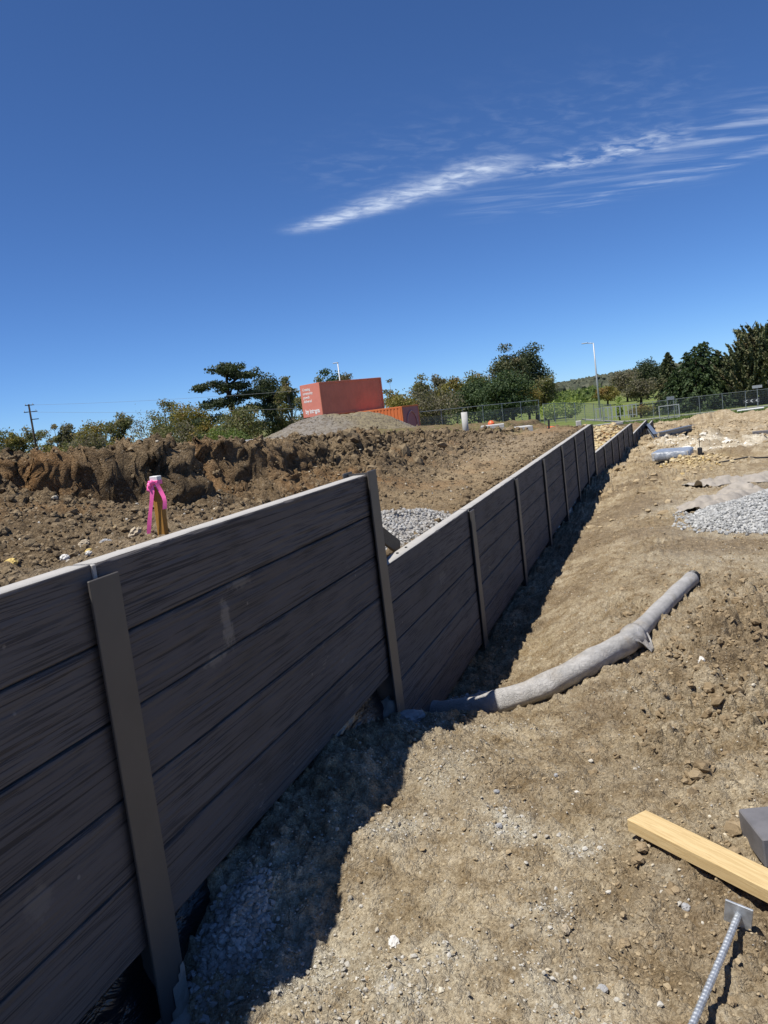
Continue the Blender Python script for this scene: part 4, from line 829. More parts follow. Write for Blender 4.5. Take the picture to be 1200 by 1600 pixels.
o = MB().box((1.0, 0, .08), (2.0, .2, .08), bev=.005).box((1.02, .01, .165), (2.0, .2, .08), bev=.005).build('sleeper_stack', 'paint_dusty', None, (3.95, 24.6, yz(3.95, 24.6)), math.radians(-4)); tag(o, 'two dark sleepers stacked on the far right of the yard', 'sleepers')
yy_ = np.linspace(0, 1, 9); o = MB().tube([(2.35+1.6*t, 15.55+.5*t, yz(2.35+1.6*t, 15.55+.5*t)+.03) for t in yy_], .016, 6).build('steel_rod', 'dark'); tag(o, 'thin dark steel rod lying across the yard at right', 'steel rod')
def fabric(label, pts, wd, seed):
    path_ = cr([(*p, 0) for p in pts], 14); n = len(path_); m_ = 18; V = []; rng_ = np.arange(m_)/(m_-1)-.5
    for i, p in enumerate(path_):
        t = (path_[min(i+1, n-1)]-path_[max(i-1, 0)]).normalized(); s_ = Vector((t.y, -t.x, 0)); w_ = wd*(.75+.5*float(vnoise(np.array(i*.23), np.array(seed+.1), 3)))
        for v in rng_: V.append(p+s_*v*w_+t*.05*float(fbm(np.array(i*.3), np.array(v*3.), seed, 2)))
    V = np.array([tuple(v) for v in V]); cre = np.abs(fbm(V[:, 0]*4.5, V[:, 1]*4.5, seed+3, 3)); edge = np.tile(1-np.abs(rng_*2)**3, n)
    V[:, 2] = yard_h(V[:, 0], V[:, 1], False)+.028+edge*(.02+.085*sst(.02, .45, cre))+.012*fbm(V[:, 0]*14, V[:, 1]*14, seed+5, 2)
    idx = np.arange(n*m_).reshape(n, m_); F = np.stack([idx[:-1, :-1], idx[:-1, 1:], idx[1:, 1:], idx[1:, :-1]], -1).reshape(-1, 4); V2 = V-np.array([0, 0, .006])
    return tag(link('fabric_sheet', mesh_np('fabric_sheet', np.concatenate([V, V2]), np.concatenate([F[:, ::-1], F+len(V)]), 'mud_cloth', smooth=True)), label, 'fabric')
fabric('crumpled muddy grey fabric lying behind the gravel heap', [(1.66, 8.75), (1.85, 9.4), (2.15, 9.9), (2.45, 10.8)], .55, 3)
fabric('longer strip of crumpled muddy fabric farther back at right', [(1.80, 11.6), (2.3, 11.9), (2.9, 12.2), (3.7, 12.9)], .75, 6)

# ------------------------------------------------------------------ things on the upper ground
def uput(x, y): return uz(x, y)
o = MB().tube([(0, 0, -.2), (0.005, 0, .60)], [.085, .085], 20).build('standpipe', 'conc', None, (-3.68, 20.1, uput(-3.68, 20.1)), 0, True); tag(o, 'pale grey upright pipe standing on the upper ground', 'pipe')
for k, (lx, ly, lab) in enumerate([(-3.05, 24.55, 'pale concrete slab lying on top of the bank, right of the pair')]):
    o = MB().box((0, 0, .16), (1.0, .9, .30), bev=.01).build('concrete_slab', 'conc', None, (lx, ly, uput(lx, ly)-.02), math.radians(16)); tag(o, lab, 'slab')
o = MB().box((0, 0, .10), (.75, .6, .12), bev=.01).build('concrete_slab', 'conc', None, (-3.75, 24.3, uput(-3.75, 24.3)-.02), math.radians(10)); tag(o, 'thin concrete slab on the bank below the red and white drum', 'slab')
dr = empty('marker_drum', (-4.0, 25.4, uput(-4.0, 25.4)-.05), 0, 'red and white marker drum on top of the bank', 'drum'); MB().tube([(0, 0, 0), (0, 0, .20)], [.13, .12], 14).build('base', 'white', dr); MB().tube([(0, 0, .20), (0, 0, .30), (0, 0, .38)], [.12, .11, .05], 14).build('cap', 'safety', dr)
for x_, y_, lab in ((-.86, 15.7, 'short black peg behind the long middle wall, left of two'), (-.60, 16.9, 'short black peg behind the end of the long middle wall, right of two')):
    o = MB().box((0, 0, .05), (.038, .038, .34), rotm('Y', 3), bev=.004).build('black_peg', 'dark', None, (x_, y_, uput(x_, y_)), .3); tag(o, lab, 'peg')
Vx, Fx = ICO[1]; Vb = Vx*np.array([.25, .18, .13])*(1+.5*RNG.random((len(Vx), 1))); o = link('barrier_mesh', mesh_np('barrier_mesh', Vb, Fx, 'safety'), None, (-2.35, 27.5, uput(-2.35, 27.5)+.05)); tag(o, 'crumpled bright orange barrier mesh on the upper ground', 'barrier mesh')
o = MB().box((0, 0, .15), (.22, .22, .42), bev=.02).build('concrete_block', 'conc', None, (-1.9, 34, uput(-1.9, 34)), .2); tag(o, 'small upright pale block beyond the orange mesh', 'block')
o = MB().box((0, 0, .05), (1.6, .2, .12), bev=.01).build('concrete_kerb', 'conc', None, (-.95, 37.5, uput(-1.0, 37.5)+.02), .5); tag(o, 'length of pale kerb lying near the far railing', 'kerb')
o = MB().box((0, 0, .05), (1.15, .10, .05), bev=.006).build('white_board', 'white', None, (-13.2, 25.0, lz(-13.2, 25)+.16), math.radians(25)); tag(o, 'thin white board lying below the gravel mound', 'board')

# ------------------------------------------------------------------ shipping containers
def corr(m, x0, x1, z0, z1, y, dy, pitch=.28, depth=.036):
    """corrugated panel in the xz plane at y, bulging along dy"""
    n = int((x1-x0)/pitch); p = (x1-x0)/n; pr = []
    for i in range(n): pr += [(x0+i*p, 0), (x0+i*p+.25*p, 0), (x0+i*p+.36*p, depth), (x0+i*p+.89*p, depth)]
    pr.append((x1, 0)); V = [(a, y+dy*b, z) for z in (z0, z1) for a, b in pr]; k = len(pr); m.add(V, [(i, i+1, k+i+1, k+i) for i in range(k-1)]); return m
def container(label, o, ang, side, end0, end1, H=2.43, Lc=6.06, Wc=2.44, rib=.036):
    t = empty('shipping_container', o, ang, label, 'container'); m = MB()
    for x in (.06, Lc-.06):
        for y in (.06, Wc-.06): m.box((x, y, H/2), (.12, .12, H), bev=.01)
    for y in (.05, Wc-.05):
        for z in (.07, H-.05): m.box((Lc/2, y, z), (Lc-.24, .08, .12), bev=.01)
    for x in (.05, Lc-.05):
        for z in (.07, H-.05): m.box((x, Wc/2, z), (.08, Wc-.24, .12), bev=.01)
    m.build('frame', side, t)
    for y, dy in ((.05, -1), (Wc-.05, 1)): corr(MB(), .12, Lc-.12, .13, H-.11, y, dy*1.0, .28, rib).build('side_panel', side, t)
    MB().box((.025, Wc/2, H/2), (.03, Wc-.2, H-.2), bev=.004).build('end_panel', end0, t); MB().box((Lc-.025, Wc/2, H/2), (.03, Wc-.2, H-.2), bev=.004).build('end_panel', end1, t)
    m = MB(); m.box((Lc/2, Wc/2, H-.03), (Lc-.2, Wc-.2, .03))
    m.build('roof_panel', side, t); MB().box((Lc/2, Wc/2, .10), (Lc-.2, Wc-.2, .04)).build('floor_panel', 'dark', t); return t
cu_ = container('upper red-orange container with white lettering on its end, stacked highest', (-21.65, 52.63, 1.86), math.atan2(.908, .42)-.09, 'red', 'pinkpanel', 'red', rib=.008)
MB().box((.006, 1.22, 1.215), (.010, 2.30, 2.36)).build('sign_panel', 'pinkpanel', cu_)
cl_ = container('lower orange container with plum end, half hidden by the mound', (-22.0, 55.74, -.575), math.atan2(-.24, .97), 'orange', 'orange', 'purple')
def text(body, parent, loc, size, mat, R, name='lettering', bold=0.0):
    c = bpy.data.curves.new('t', 'FONT'); c.body = body; c.size = size; c.extrude = .004; c.offset = bold; o = bpy.data.objects.new('t', c); COL.objects.link(o)
    bpy.context.view_layer.update(); me = bpy.data.meshes.new_from_object(o.evaluated_get(bpy.context.evaluated_depsgraph_get())); bpy.data.objects.remove(o)
    me.materials.clear(); me.materials.append(MAT[mat]); n = link(name, me, parent, loc); n.rotation_euler = R.to_euler(); return n
RT = Matrix(((0, 0, -1), (-1, 0, 0), (0, 1, 0)))
for k, s_ in enumerate(('Creating', 'community', 'growth', 'delivered')): text(s_, cu_, (-.004, 2.14, 1.98-.29*k), .27, 'white', RT, bold=.006)
text('by integra', cu_, (-.004, 2.08, .30), .44, 'white', RT, bold=.016)
pts = [(6.09, .62, .25), (6.09, .55, 1.2), (6.09, .75, 1.75), (6.09, 1.22, 2.02), (6.09, 1.70, 1.78), (6.09, 1.98, 1.2), (6.09, 1.95, .3)]
MB().tube(cr(pts, 6), .05, 6).build('arch_emblem', 'purple_l', cl_)

# ------------------------------------------------------------------ trees
rt_ = np.random.default_rng(5)
def unit(v): return v/np.maximum(np.linalg.norm(v, axis=-1, keepdims=True), 1e-6)
def leaves(Cn, size, out=None, elong=1.5, along=None):
    n = len(Cn); nr = rt_.normal(size=(n, 3)); nr = unit(nr+(out*1.1 if out is not None else 0))
    a = rt_.normal(size=(n, 3)) if along is None else along+.35*rt_.normal(size=(n, 3)); a = unit(a-nr*(a*nr).sum(1, keepdims=True)); b = np.cross(nr, a); s = np.asarray(size).reshape(-1, 1)*rt_.uniform(.7, 1.3, (n, 1))
    P0 = Cn-a*s*elong*.5; P2 = Cn+a*s*elong*.5; P1 = Cn+b*s*.42+nr*s*.12; P3 = Cn-b*s*.42+nr*s*.12
    V = np.stack([P0, P1, P2, P3], 1).reshape(-1, 3); return V, np.arange(n*4).reshape(n, 4)
def clumps(cs, rs, nl, size, flat=.75):
    w = rs**2; k = rt_.choice(len(cs), nl, p=w/w.sum()); d = unit(rt_.normal(size=(nl, 3))); r = rt_.random(nl)**.4; d2 = d.copy(); d2[:, 2] *= flat
    P = cs[k]+d2*(rs[k]*r)[:, None]*(1+.25*rt_.normal(size=(nl, 1))*.6); return leaves(P, size, d)
def tree(name, label, x, y, H, Wd, kind, leaf, nl, size=.3, bark='bark', group=None, cat='tree', zoff=0.0):
    z0 = lz(x, y)+zoff; t = empty(name, (x, y, z0), 0, label, cat, group); m = MB(); R = Wd/2
    if kind in ('round', 'gum', 'pine', 'spread', 'shrub'):
        p = dict(round=(26, .30, 1.0, .26), gum=(20, .36, 1.0, .20), pine=(42, .12, 1.0, .21), spread=(40, .06, 1.0, .22), shrub=(22, .03, 1.0, .30))[kind]; k = p[0]
        d = unit(rt_.normal(size=(k, 3))); r = rt_.random((k, 1))**(.45 if kind != 'gum' else .3); zc_ = H*(p[1]+1)/2; hz_ = H*(1-p[1])/2
        cs = d*r*np.array([R*.88, R*.88, hz_*.84])+np.array([0, 0, zc_]); rs = rt_.uniform(.7, 1.25, k)*p[3]*min(Wd, H)*(.95 if kind != 'gum' else .85)
        if kind == 'pine': taper = 1-.55*np.clip((cs[:, 2]-H*.45)/(H*.55), 0, 1); cs[:, :2] *= taper[:, None]
        if kind == 'spread': taper = 1-.75*np.clip((cs[:, 2]-H*.2)/(H*.8), 0, 1); cs[:, :2] *= taper[:, None]*1.25
        cs[:, 2] = np.minimum(cs[:, 2], H-rs*.55); top = cs[:, 2].argmax(); cs[top, 2] = H-rs[top]*.62
        V, F = clumps(cs, rs*1.12, int(nl*1.75), size*.84, .62 if kind in ('spread', 'pine') else .75)
        tr = max(.08, Wd*.035); m.tube([(0, 0, -.3), (.02*H, 0, H*.25), (-.01*H, .01*H, H*.5), (0, 0, H*.82)], [tr*1.3, tr, tr*.7, tr*.2], 8)
        for i in range(min(k, 9)): c_ = Vector(cs[i]); s0 = Vector((0, 0, max(.12*H, c_.z*.55))); m.tube([s0, s0.lerp(c_, .5)+Vector((0, 0, .03*H)), c_], [tr*.55, tr*.38, tr*.12], 5)
    elif kind == 'layered':
        cs = []; rs = []; tr = Wd*.035; m.tube([(0, 0, -.3), (.03*Wd, 0, H*.4), (-.02*Wd, 0, H*.7), (.0, 0, H*.97)], [tr*1.4, tr, tr*.7, tr*.2], 8)
        for f, rad, ox in ((.28, .34, -.22), (.33, .28, .28), (.44, .36, -.18), (.50, .26, .30), (.60, .30, -.10), (.66, .24, .26), (.76, .26, .05), (.86, .22, .20), (.965, .17, .10), (.93, .14, -.06), (.80, .16, -.18)):
            c_ = Vector((ox*Wd, rt_.uniform(-.15, .15)*Wd, f*H)); m.tube([(0, 0, max(.2*H, c_.z-.10*H)), c_*1.0], [tr*.5, tr*.2], 5)
            for j in range(8): a = rt_.random()*6.283; q = rt_.random()**.5*rad*Wd; cs.append((c_.x+math.cos(a)*q, c_.y+math.sin(a)*q, c_.z-.04*H*q/(rad*Wd)+rt_.normal()*.008*H)); rs.append(rt_.uniform(.07, .12)*Wd)
        V, F = clumps(np.array(cs), np.array(rs)*1.1, int(nl*1.5), size*.92, .42)
    elif kind in ('conifer', 'cedar', 'upswept'):
        lead = {'conifer': [(0, 0, 1.0, 1.0)], 'cedar': [(-.06, 0, .95, 1.15), (.05, .02, 1.0, 1.2), (.0, -.03, .98, 1.1), (-.16, .05, .88, 1.0), (.18, 0, .84, 1.05), (.30, .06, .62, .8), (-.30, -.02, .64, .8)], 'upswept': [(0, 0, .92, 1.0), (-.10, .05, 1.0, .8), (.12, -.03, .97, .8), (-.22, 0, .80, .6)]}[kind]
        P = []; A = []
        for ox, oy, hf, wf in lead:
            hh = H*hf; tr = Wd*.022; b0 = Vector((ox*Wd, oy*Wd, 0)); m.tube([(ox*Wd*.3, oy*Wd*.3, -.3), b0+Vector((0, 0, hh*.4)), b0+Vector((0, 0, hh*.97))], [tr*1.6, tr, tr*.15], 7)
            nb = 90 if kind == 'conifer' else 70
            for i in range(nb):
                f = ((i+.5)/nb)**.9; a = i*2.39996+rt_.normal()*.2; zz_ = hh*(.05+.93*f)
                if kind == 'upswept': ln = R*wf*(.16+.90*(1-f)**.75)*rt_.uniform(.75, 1.1); up_ = .75+.75*f; cu2 = .25
                else: ln = R*wf*(.03+.97*(1-f)**.85)*rt_.uniform(.72, 1.12); up_ = -.10+.25*f; cu2 = -.35
                dh = np.array([math.cos(a), math.sin(a), 0]); npt = max(5, int(1.6*nl/(nb*len(lead))*(.35+1.3*(1-f)))); s_ = rt_.random(npt)**.65
                pz = zz_+ln*(up_*s_+cu2*s_**2); q = dh[None]*(ln*s_)[:, None]; lat = np.array([-dh[1], dh[0], 0])[None]*(rt_.normal(size=(npt, 1))*.10*ln)*(1.15-s_[:, None])
                pts_ = q+lat+np.array([b0.x, b0.y, 0]); pts_[:, 2] += pz-np.abs(rt_.normal(size=npt))*.05*ln
                pts_[:, 2] = np.maximum(pts_[:, 2], .1); P.append(pts_); A.append(np.tile(dh+np.array([0, 0, up_+2*cu2*.7]), (npt, 1)))
                if i % 4 == 0: m.tube([(b0.x, b0.y, zz_), (b0.x+dh[0]*ln*.6, b0.y+dh[1]*ln*.6, zz_+ln*(up_*.6+cu2*.36))], [tr*.35, tr*.1], 4)
        P = [p_*np.array([1, 1, H/max(q_[:, 2].max() for q_ in P)]) for p_ in P]
        V, F = leaves(np.concatenate(P), np.full(sum(len(p) for p in P), size*.95), None, 2.2 if kind == 'upswept' else 1.8, np.concatenate(A))
    elif kind == 'bare':
        tr = .12
        def br(p, d, ln, r, dep):
            q = p+d*ln; m.tube([p, p.lerp(q, .5)+Vector(rt_.normal(size=3)*.03*ln), q], [r, r*.8, r*.55], 4)
            if dep:
                for _ in range(3): br(q, (d+Vector(rt_.normal(size=3)*.42)+Vector((0, 0, .12))).normalized(), ln*.68, r*.55, dep-1)
        br(Vector((0, 0, -.2)), Vector((0, 0, 1)), H*.34, tr, 4); P = rt_.normal(size=(nl, 3))*np.array([R*.45, R*.45, H*.16])+np.array([0, 0, H*.7]); V, F = leaves(P, np.full(nl, size))
    m.build('trunk', bark, t, smooth=True); link('crown', mesh_np('crown', V, F, leaf), t); return t
TREES = [
 ('round', -106.5, 110.5, 8.8, 5.6, 'leaf_gum', 1500, .32, 'small round gum cut by the left edge of the picture'), ('gum', -93.9, 98.8, 7.5, 3.4, 'leaf_olive', 1500, .28, 'low olive gum just left of the leaning power pole'),
 ('gum', -94.6, 104.1, 8.5, 5.0, 'leaf_gum', 1300, .26, 'umbrella-shaped gum behind the power pole'), ('gum', -91.3, 105.2, 8.3, 3.6, 'leaf_gum', 1400, .28, 'open gum right of the power pole, first of a close pair'), ('round', -89.0, 106.0, 8.2, 3.5, 'leaf_grey', 1600, .28, 'pointed grey gum right of the power pole, second of a close pair'),
 ('round', -82.4, 102.9, 7.7, 5.2, 'leaf_olive', 2200, .28, 'broad domed olive tree on the left skyline'), ('gum', -75.1, 100.2, 8.3, 4.6, 'leaf_gum', 1800, .26, 'taller gum with a gap under its left side, on the left skyline'),
 ('bare', -75.0, 105.6, 8.4, 4.0, 'leaf_grey', 260, .22, 'nearly bare grey tree between two gums'), ('gum', -68.5, 102.7, 9.4, 6.2, 'leaf_gum', 2400, .26, 'spreading open gum with pale limbs, left of the domed tree'), ('round', -61.7, 99.6, 7.8, 6.0, 'leaf_olive', 3000, .27, 'rounded olive-brown tree left of the tall layered conifer'),
 ('layered', -51.7, 93.1, 12.2, 11.0, 'leaf_dk', 9000, .26, 'tall dark conifer with flat layered branches, left of the containers'), ('round', -50.2, 101.0, 11.7, 4.6, 'leaf_dk', 3600, .27, 'dark upright tree touching the layered conifer on its right'), ('gum', -44.2, 95.3, 9.6, 4.2, 'leaf_gum', 2000, .26, 'thin drooping gum just left of the pink container end'),
 ('shrub', -46.0, 83.6, 5.9, 5.8, 'leaf_gum', 3000, .24, 'big olive bush below the layered conifer'), ('shrub', -42.1, 74.0, 3.5, 3.6, 'leaf_green', 1500, .2, 'bright green bush at the left foot of the mound'),
 ('gum', -35.0, 82.4, 7.9, 2.6, 'leaf_gum', 900, .22, 'small gum peeping over the left end of the red container'), ('round', -34.6, 88.0, 9.2, 4.0, 'leaf_con', 2600, .24, 'dark tree rising behind the red container roof'), ('gum', -31.6, 85.8, 8.0, 3.8, 'leaf_grey', 1700, .22, 'brownish gum behind the red container, right of the thin pole'),
 ('gum', -36.2, 114.0, 8.7, 2.6, 'leaf_grey', 600, .24, 'sparse thin gum right of the red container'), ('shrub', -24.6, 80.4, 5.2, 4.2, 'leaf_olive', 2200, .22, 'yellow-olive bush behind the plum container end'),
 ('round', -31.8, 115.6, 8.7, 3.6, 'leaf_gum', 1800, .27, 'dark-topped gum in the middle treeline, left of two'), ('round', -28.9, 114.4, 8.5, 3.4, 'leaf_grey', 1600, .27, 'dark-topped gum in the middle treeline, right of two'), ('shrub', -22.8, 86.4, 5.5, 6.0, 'leaf_grey', 4200, .22, 'large grey-green bush right of the plum container'),
 ('round', -24.9, 107.2, 7.3, 3.8, 'leaf_olive', 2000, .26, 'olive tree before the autumn-tinted one in the middle treeline'), ('round', -22.3, 110.3, 7.8, 5.0, 'leaf_olive', 2800, .26, 'autumn-tinted tree left of the two tall pines'),
 ('pine', -18.0, 112.2, 11.3, 6.6, 'leaf_cyp', 5000, .27, 'left of the two tall dark pines in the centre'), ('pine', -15.3, 117.5, 11.5, 6.8, 'leaf_dk', 5000, .28, 'right of the two tall dark pines in the centre'),
 ('spread', -19.0, 94.2, 6.2, 7.0, 'leaf_con', 4200, .23, 'dark conifer low in front of the treeline behind the upright pipe'), ('spread', -15.3, 91.3, 6.5, 8.5, 'leaf_con', 6000, .23, 'broad dark drooping conifer below the two tall pines'), ('round', -13.1, 95.0, 4.4, 4.0, 'leaf_olive', 2200, .22, 'olive-brown tree at the right foot of the drooping conifer'),
 ('round', -13.3, 111.1, 6.2, 3.8, 'leaf_gum', 2000, .25, 'domed tree at the right end of the middle treeline'), ('shrub', -9.0, 85.5, 2.0, 3.0, 'leaf_light', 1100, .18, 'pale green shrub right of the middle treeline'), ('shrub', -9.9, 111.9, 2.7, 4.4, 'leaf_light', 1200, .22, 'second pale green shrub, nearer the street lamp'),
 ('conifer', -18.4, 226.4, 2.6, 2.6, 'leaf_con', 300, .35, 'first of three small far pines left of the lamp'), ('conifer', -16.8, 232.3, 2.6, 2.6, 'leaf_con', 300, .35, 'middle of three small far pines left of the lamp'), ('conifer', -15.1, 238.3, 2.5, 2.9, 'leaf_con', 300, .35, 'last of three small far pines, next to the lamp'),
 ('round', -7.3, 155.6, 3.5, 4.6, 'leaf_olive', 1400, .3, 'dark olive tree just right of the street lamp'), ('round', -4.1, 167.8, 6.3, 5.0, 'leaf_grey', 2000, .34, 'grey tree on the grass rise, left of the round-headed one'), ('round', -0.2, 174.8, 7.8, 6.8, 'leaf_dk', 2600, .36, 'round-headed dark tree highest on the grass rise'), ('round', -1.2, 147.2, 4.6, 6.2, 'leaf_grey', 2200, .32, 'brownish broad tree in front of the round-headed one'),
 ('conifer', 3.1, 106.3, 7.6, 7.0, 'leaf_cyp', 5000, .26, 'single-pointed dark conifer left of the many-pointed one'), ('cedar', 6.9, 104.5, 8.2, 10.5, 'leaf_con', 12000, .26, 'wide dark conifer with several pointed tops at right'), ('gum', 13.1, 141.7, 5.4, 4.0, 'leaf_grey', 1000, .3, 'grey tree glimpsed between the two right-hand conifers'),
 ('upswept', 13.6, 101.8, 9.4, 10.5, 'leaf_cyp', 11000, .27, 'tall feathery cypress cut by the right edge'), ('shrub', -0.5, 99.0, 1.7, 3.2, 'leaf_olive', 1000, .18, 'low brownish shrub on the grass behind the far walls'), ('shrub', -2.7, 93.0, 2.6, .95, 'leaf_light', 500, .15, 'slim yellow-green sapling right of the street lamp')]
for k, x_, y_, h_, w_, lf, nl_, sz_, lab in TREES:
    tree('shrub' if k == 'shrub' else 'tree', lab, x_, y_, h_, w_, k, lf, nl_, sz_, 'bark_gum' if k in ('gum', 'bare') else 'bark', None, 'shrub' if k == 'shrub' else 'tree')
for k, (x_, y_, h_, w_) in enumerate([(-99, 96, 5.6, 6), (-93, 97, 5.2, 5), (-87, 99, 5.2, 6), (-81, 98, 5.0, 5), (-77, 96, 5.4, 6), (-72, 97, 5.2, 5), (-66, 97, 5.8, 6), (-60, 95, 5.6, 5.5), (-55, 92, 5.0, 5), (-47, 97, 5.5, 5), (-40, 93, 5.0, 5), (-30, 100, 5.5, 6)]):
    tree('shrub', 'low %s bush in the hedge line, %s from the left' % (('olive-green', 'greyish', 'yellow-olive')[k % 3], ('first', 'second', 'third', 'fourth', 'fifth', 'sixth', 'seventh', 'eighth', 'ninth', 'tenth', 'eleventh', 'twelfth')[k]), x_, y_, h_, w_, 'shrub', ('leaf_gum', 'leaf_grey', 'leaf_olive')[k % 3], 1300, .28, 'bark', 'hedge line bushes behind the bank', 'shrub')
# wooded hill far away, one mass
n = 4000; x_ = rt_.uniform(-360, 180, n); y_ = rt_.uniform(620, 1800, n); s_ = rt_.uniform(3.0, 6.5, n); z_ = land(x_, y_)
MAT['far_leaf'] = m_leaf('far_wood_leaves', (.050, .062, .038), (.092, .098, .058), (.08, .075, .05), .1)
stuff('far_wood', np.stack([x_, y_, z_+s_*.3], -1), s_, 'far_leaf', 'grey-green woodland covering the distant hill', None, 0, .35, .85, 31, cat='wood')
n = 260; x_ = rt_.uniform(-75, -8, n); y_ = rt_.uniform(190, 420, n); ok = x_ < -10-(y_-190)*.04; x_, y_ = x_[ok], y_[ok]; cs = []
P = np.concatenate([np.stack([x_[i]+rt_.normal(size=60)*1.6, y_[i]+rt_.normal(size=60)*1.6, lz(x_[i], y_[i])+np.abs(rt_.normal(size=60))*1.1], -1) for i in range(len(x_))]); V, F = leaves(P, np.full(len(P), .75))
tag(link('scrub', mesh_np('scrub', V, F, 'leaf_green')), 'belt of green scrub in the valley beyond the lamp', 'scrub', kind='stuff')
hs = empty('house', (-190, 1480, lz(-190, 1480)+6), .2, 'tiny pale house among the trees on the distant hill', 'house'); MB().box((0, 0, 2), (16, 9, 5)).build('wall', 'brick', hs)
m = MB(); m.add([(-8.6, -5, 4.5), (8.6, -5, 4.5), (8.6, 5, 4.5), (-8.6, 5, 4.5), (-7.5, 0, 7.4), (7.5, 0, 7.4)], [(0, 1, 5, 4), (2, 3, 4, 5), (0, 4, 3), (1, 2, 5), (0, 3, 2, 1)]); m.build('roof', 'roof', hs)
# grass tufts on the far edge of the yard
n = 9000; x_ = rt_.uniform(-2, 26, n); y_ = 57+rt_.random(n)*28; z_ = land(x_, y_); hgt = rt_.uniform(.10, .28, n); a = rt_.uniform(0, 6.283, n); dx = np.stack([np.cos(a), np.sin(a), 0*a], -1)*.05; B = np.stack([x_, y_, z_-.02], -1)
V = np.stack([B-dx, B+dx, B+np.stack([rt_.normal(size=n)*.05, rt_.normal(size=n)*.05, hgt], -1)], 1).reshape(-1, 3)
tag(link('grass', mesh_np('grass', V, np.arange(n*3).reshape(n, 3), 'leaf_green')), 'short green grass along the far side of the yard', 'grass', kind='stuff')

# ------------------------------------------------------------------ fences, path, signs, poles
def mesh_panel(w_, h_, sp):
    m = MB(); n_ = int(w_/sp)
    for i in range(n_+1): m.box((i*w_/n_, 0, h_/2), (.007, .007, h_))
    for j in range(1, 8): m.box((w_/2, 0, j*h_/8), (w_, .006, .006))
    return m.mesh('wire_mesh', 'galv')
WM = mesh_panel(2.4, 1.75, .10)
def fence(label, a, b, h_=1.8, zf=lz, rail=True):
    a, b = Vector(a), Vector(b); d = b-a; n_ = max(1, round(d.length/2.4)); ang = math.atan2(d.y, d.x); t = empty('wire_fence', (a.x, a.y, zf(a.x, a.y)), 0, label, 'fence'); z0 = t.location.z
    pm = MB().tube([(0, 0, -.2), (0, 0, h_+.05)], .03, 6).mesh('post', 'galv')
    for i in range(n_+1):
        p = a.lerp(b, i/n_); z = zf(p.x, p.y)-z0; link('post', pm, t, (p.x-a.x, p.y-a.y, z))
        if i < n_:
            q = a.lerp(b, (i+1)/n_); zq = zf(q.x, q.y)-z0; o = link('wire_mesh', WM, t, (p.x-a.x, p.y-a.y, z+.03), ang); o.scale = (d.length/n_/2.4, 1, 1); o.rotation_euler = (0, -math.atan2(zq-z, d.length/n_), ang)
            if rail: MB().tube([(p.x-a.x, p.y-a.y, z+h_), (q.x-a.x, q.y-a.y, zq+h_)], .022, 6).build('top_rail', 'galv', t)
    return t
fence('long grey chain-link fence along the far right side of the yard', (-1.2, 83.0), (27.5, 93.2))
fence('grey chain-link fence beyond the upper ground, behind the upright pipe', (-17.5, 57.0), (-8.5, 70.5), 2.2)
fence('farther stretch of chain-link fence below the pale shrubs', (-8.2, 71.0), (-3.2, 86.0), 1.8)
# the white railing by the lamp
rl = empty('white_railing', (-4.6, 84.0, lz(-4.6, 84)), math.radians(8), 'pale picket railing beside the foot of the street lamp', 'railing')
for i in range(11): MB().box((i*.4, 0, .65), (.09, .03, 1.3)).build('picket', 'galvl', rl)
for z in (.25, 1.25): MB().box((2.0, .03, z), (4.2, .03, .07)).build('rail', 'galvl', rl)
# pale frame in front of the fence
gf = empty('fence_panel', (1.55, 80.4, lz(1.55, 80.4)), math.radians(17), 'pale freestanding mesh panel standing before the right fence', 'fence panel')
for x_ in (0, 1.9): MB().tube([(x_, 0, -.1), (x_, 0, 1.35)], .045, 8).build('post', 'galvl', gf)
for z in (.1, 1.3): MB().tube([(0, 0, z), (1.9, 0, z)], .035, 8).build('rail', 'galvl', gf)
o = link('wire_mesh', WM, gf, (0, 0, .05)); o.scale = (.79, 1, .7)
# asphalt footpath
pts = [(-6, 84.5), (0, 86.2), (8, 89.0), (16, 92.0), (30, 97.5)]; V = []; pc = cr([(*p, 0) for p in pts], 10)
for i, p in enumerate(pc):
    t = (pc[min(i+1, len(pc)-1)]-pc[max(i-1, 0)]).normalized(); s_ = Vector((t.y, -t.x, 0))*.9
    for q in (p-s_, p+s_): V.append((q.x, q.y, lz(q.x, q.y)+.10))
    for q in (p-s_, p+s_): V.append((q.x, q.y, lz(q.x, q.y)-.3))
me = bpy.data.meshes.new('footpath'); F = []
for i in range(len(pc)-1): k = i*4; F += [(k, k+1, k+5, k+4), (k+1, k+3, k+7, k+5), (k+2, k, k+4, k+6)]
me.from_pydata(V, [], F); me.materials.append(MAT['path']); tag(link('footpath', me), 'grey asphalt footpath behind the right fence', kind='structure')
def sign(label, x, y, h_, posts, plate, mat, zc_, mat2='galv', ang=.2):
    t = empty('road_sign', (x, y, lz(x, y)), ang, label, 'sign')
    for px_ in posts: MB().tube([(px_, 0, -.2), (px_, 0, h_)], .035, 6).build('post', 'galv', t)
    MB().box((0, -.05, zc_), (plate[0], .02, plate[1]), bev=.003).build('plate', mat, t); return t
sign('small grey sign on two posts behind the pale mesh panel', 2.7, 84.6, 2.1, (-.3, .3), (.75, .35), 'galv', 1.95)
sign('grey sign back on a single pole at far right, wide plate', 11.5, 92.0, 2.2, (0,), (1.0, .3), 'galvl', 2.15)
sign('grey sign back on a single pole at far right, small plate', 12.7, 91.0, 2.6, (0,), (.55, .4), 'galvl', 2.5)
cs_ = sign('black and white arrow board by the road at far right', 10.9, 92.4, .8, (-.6, .6), (1.75, .42), 'dark', .72)
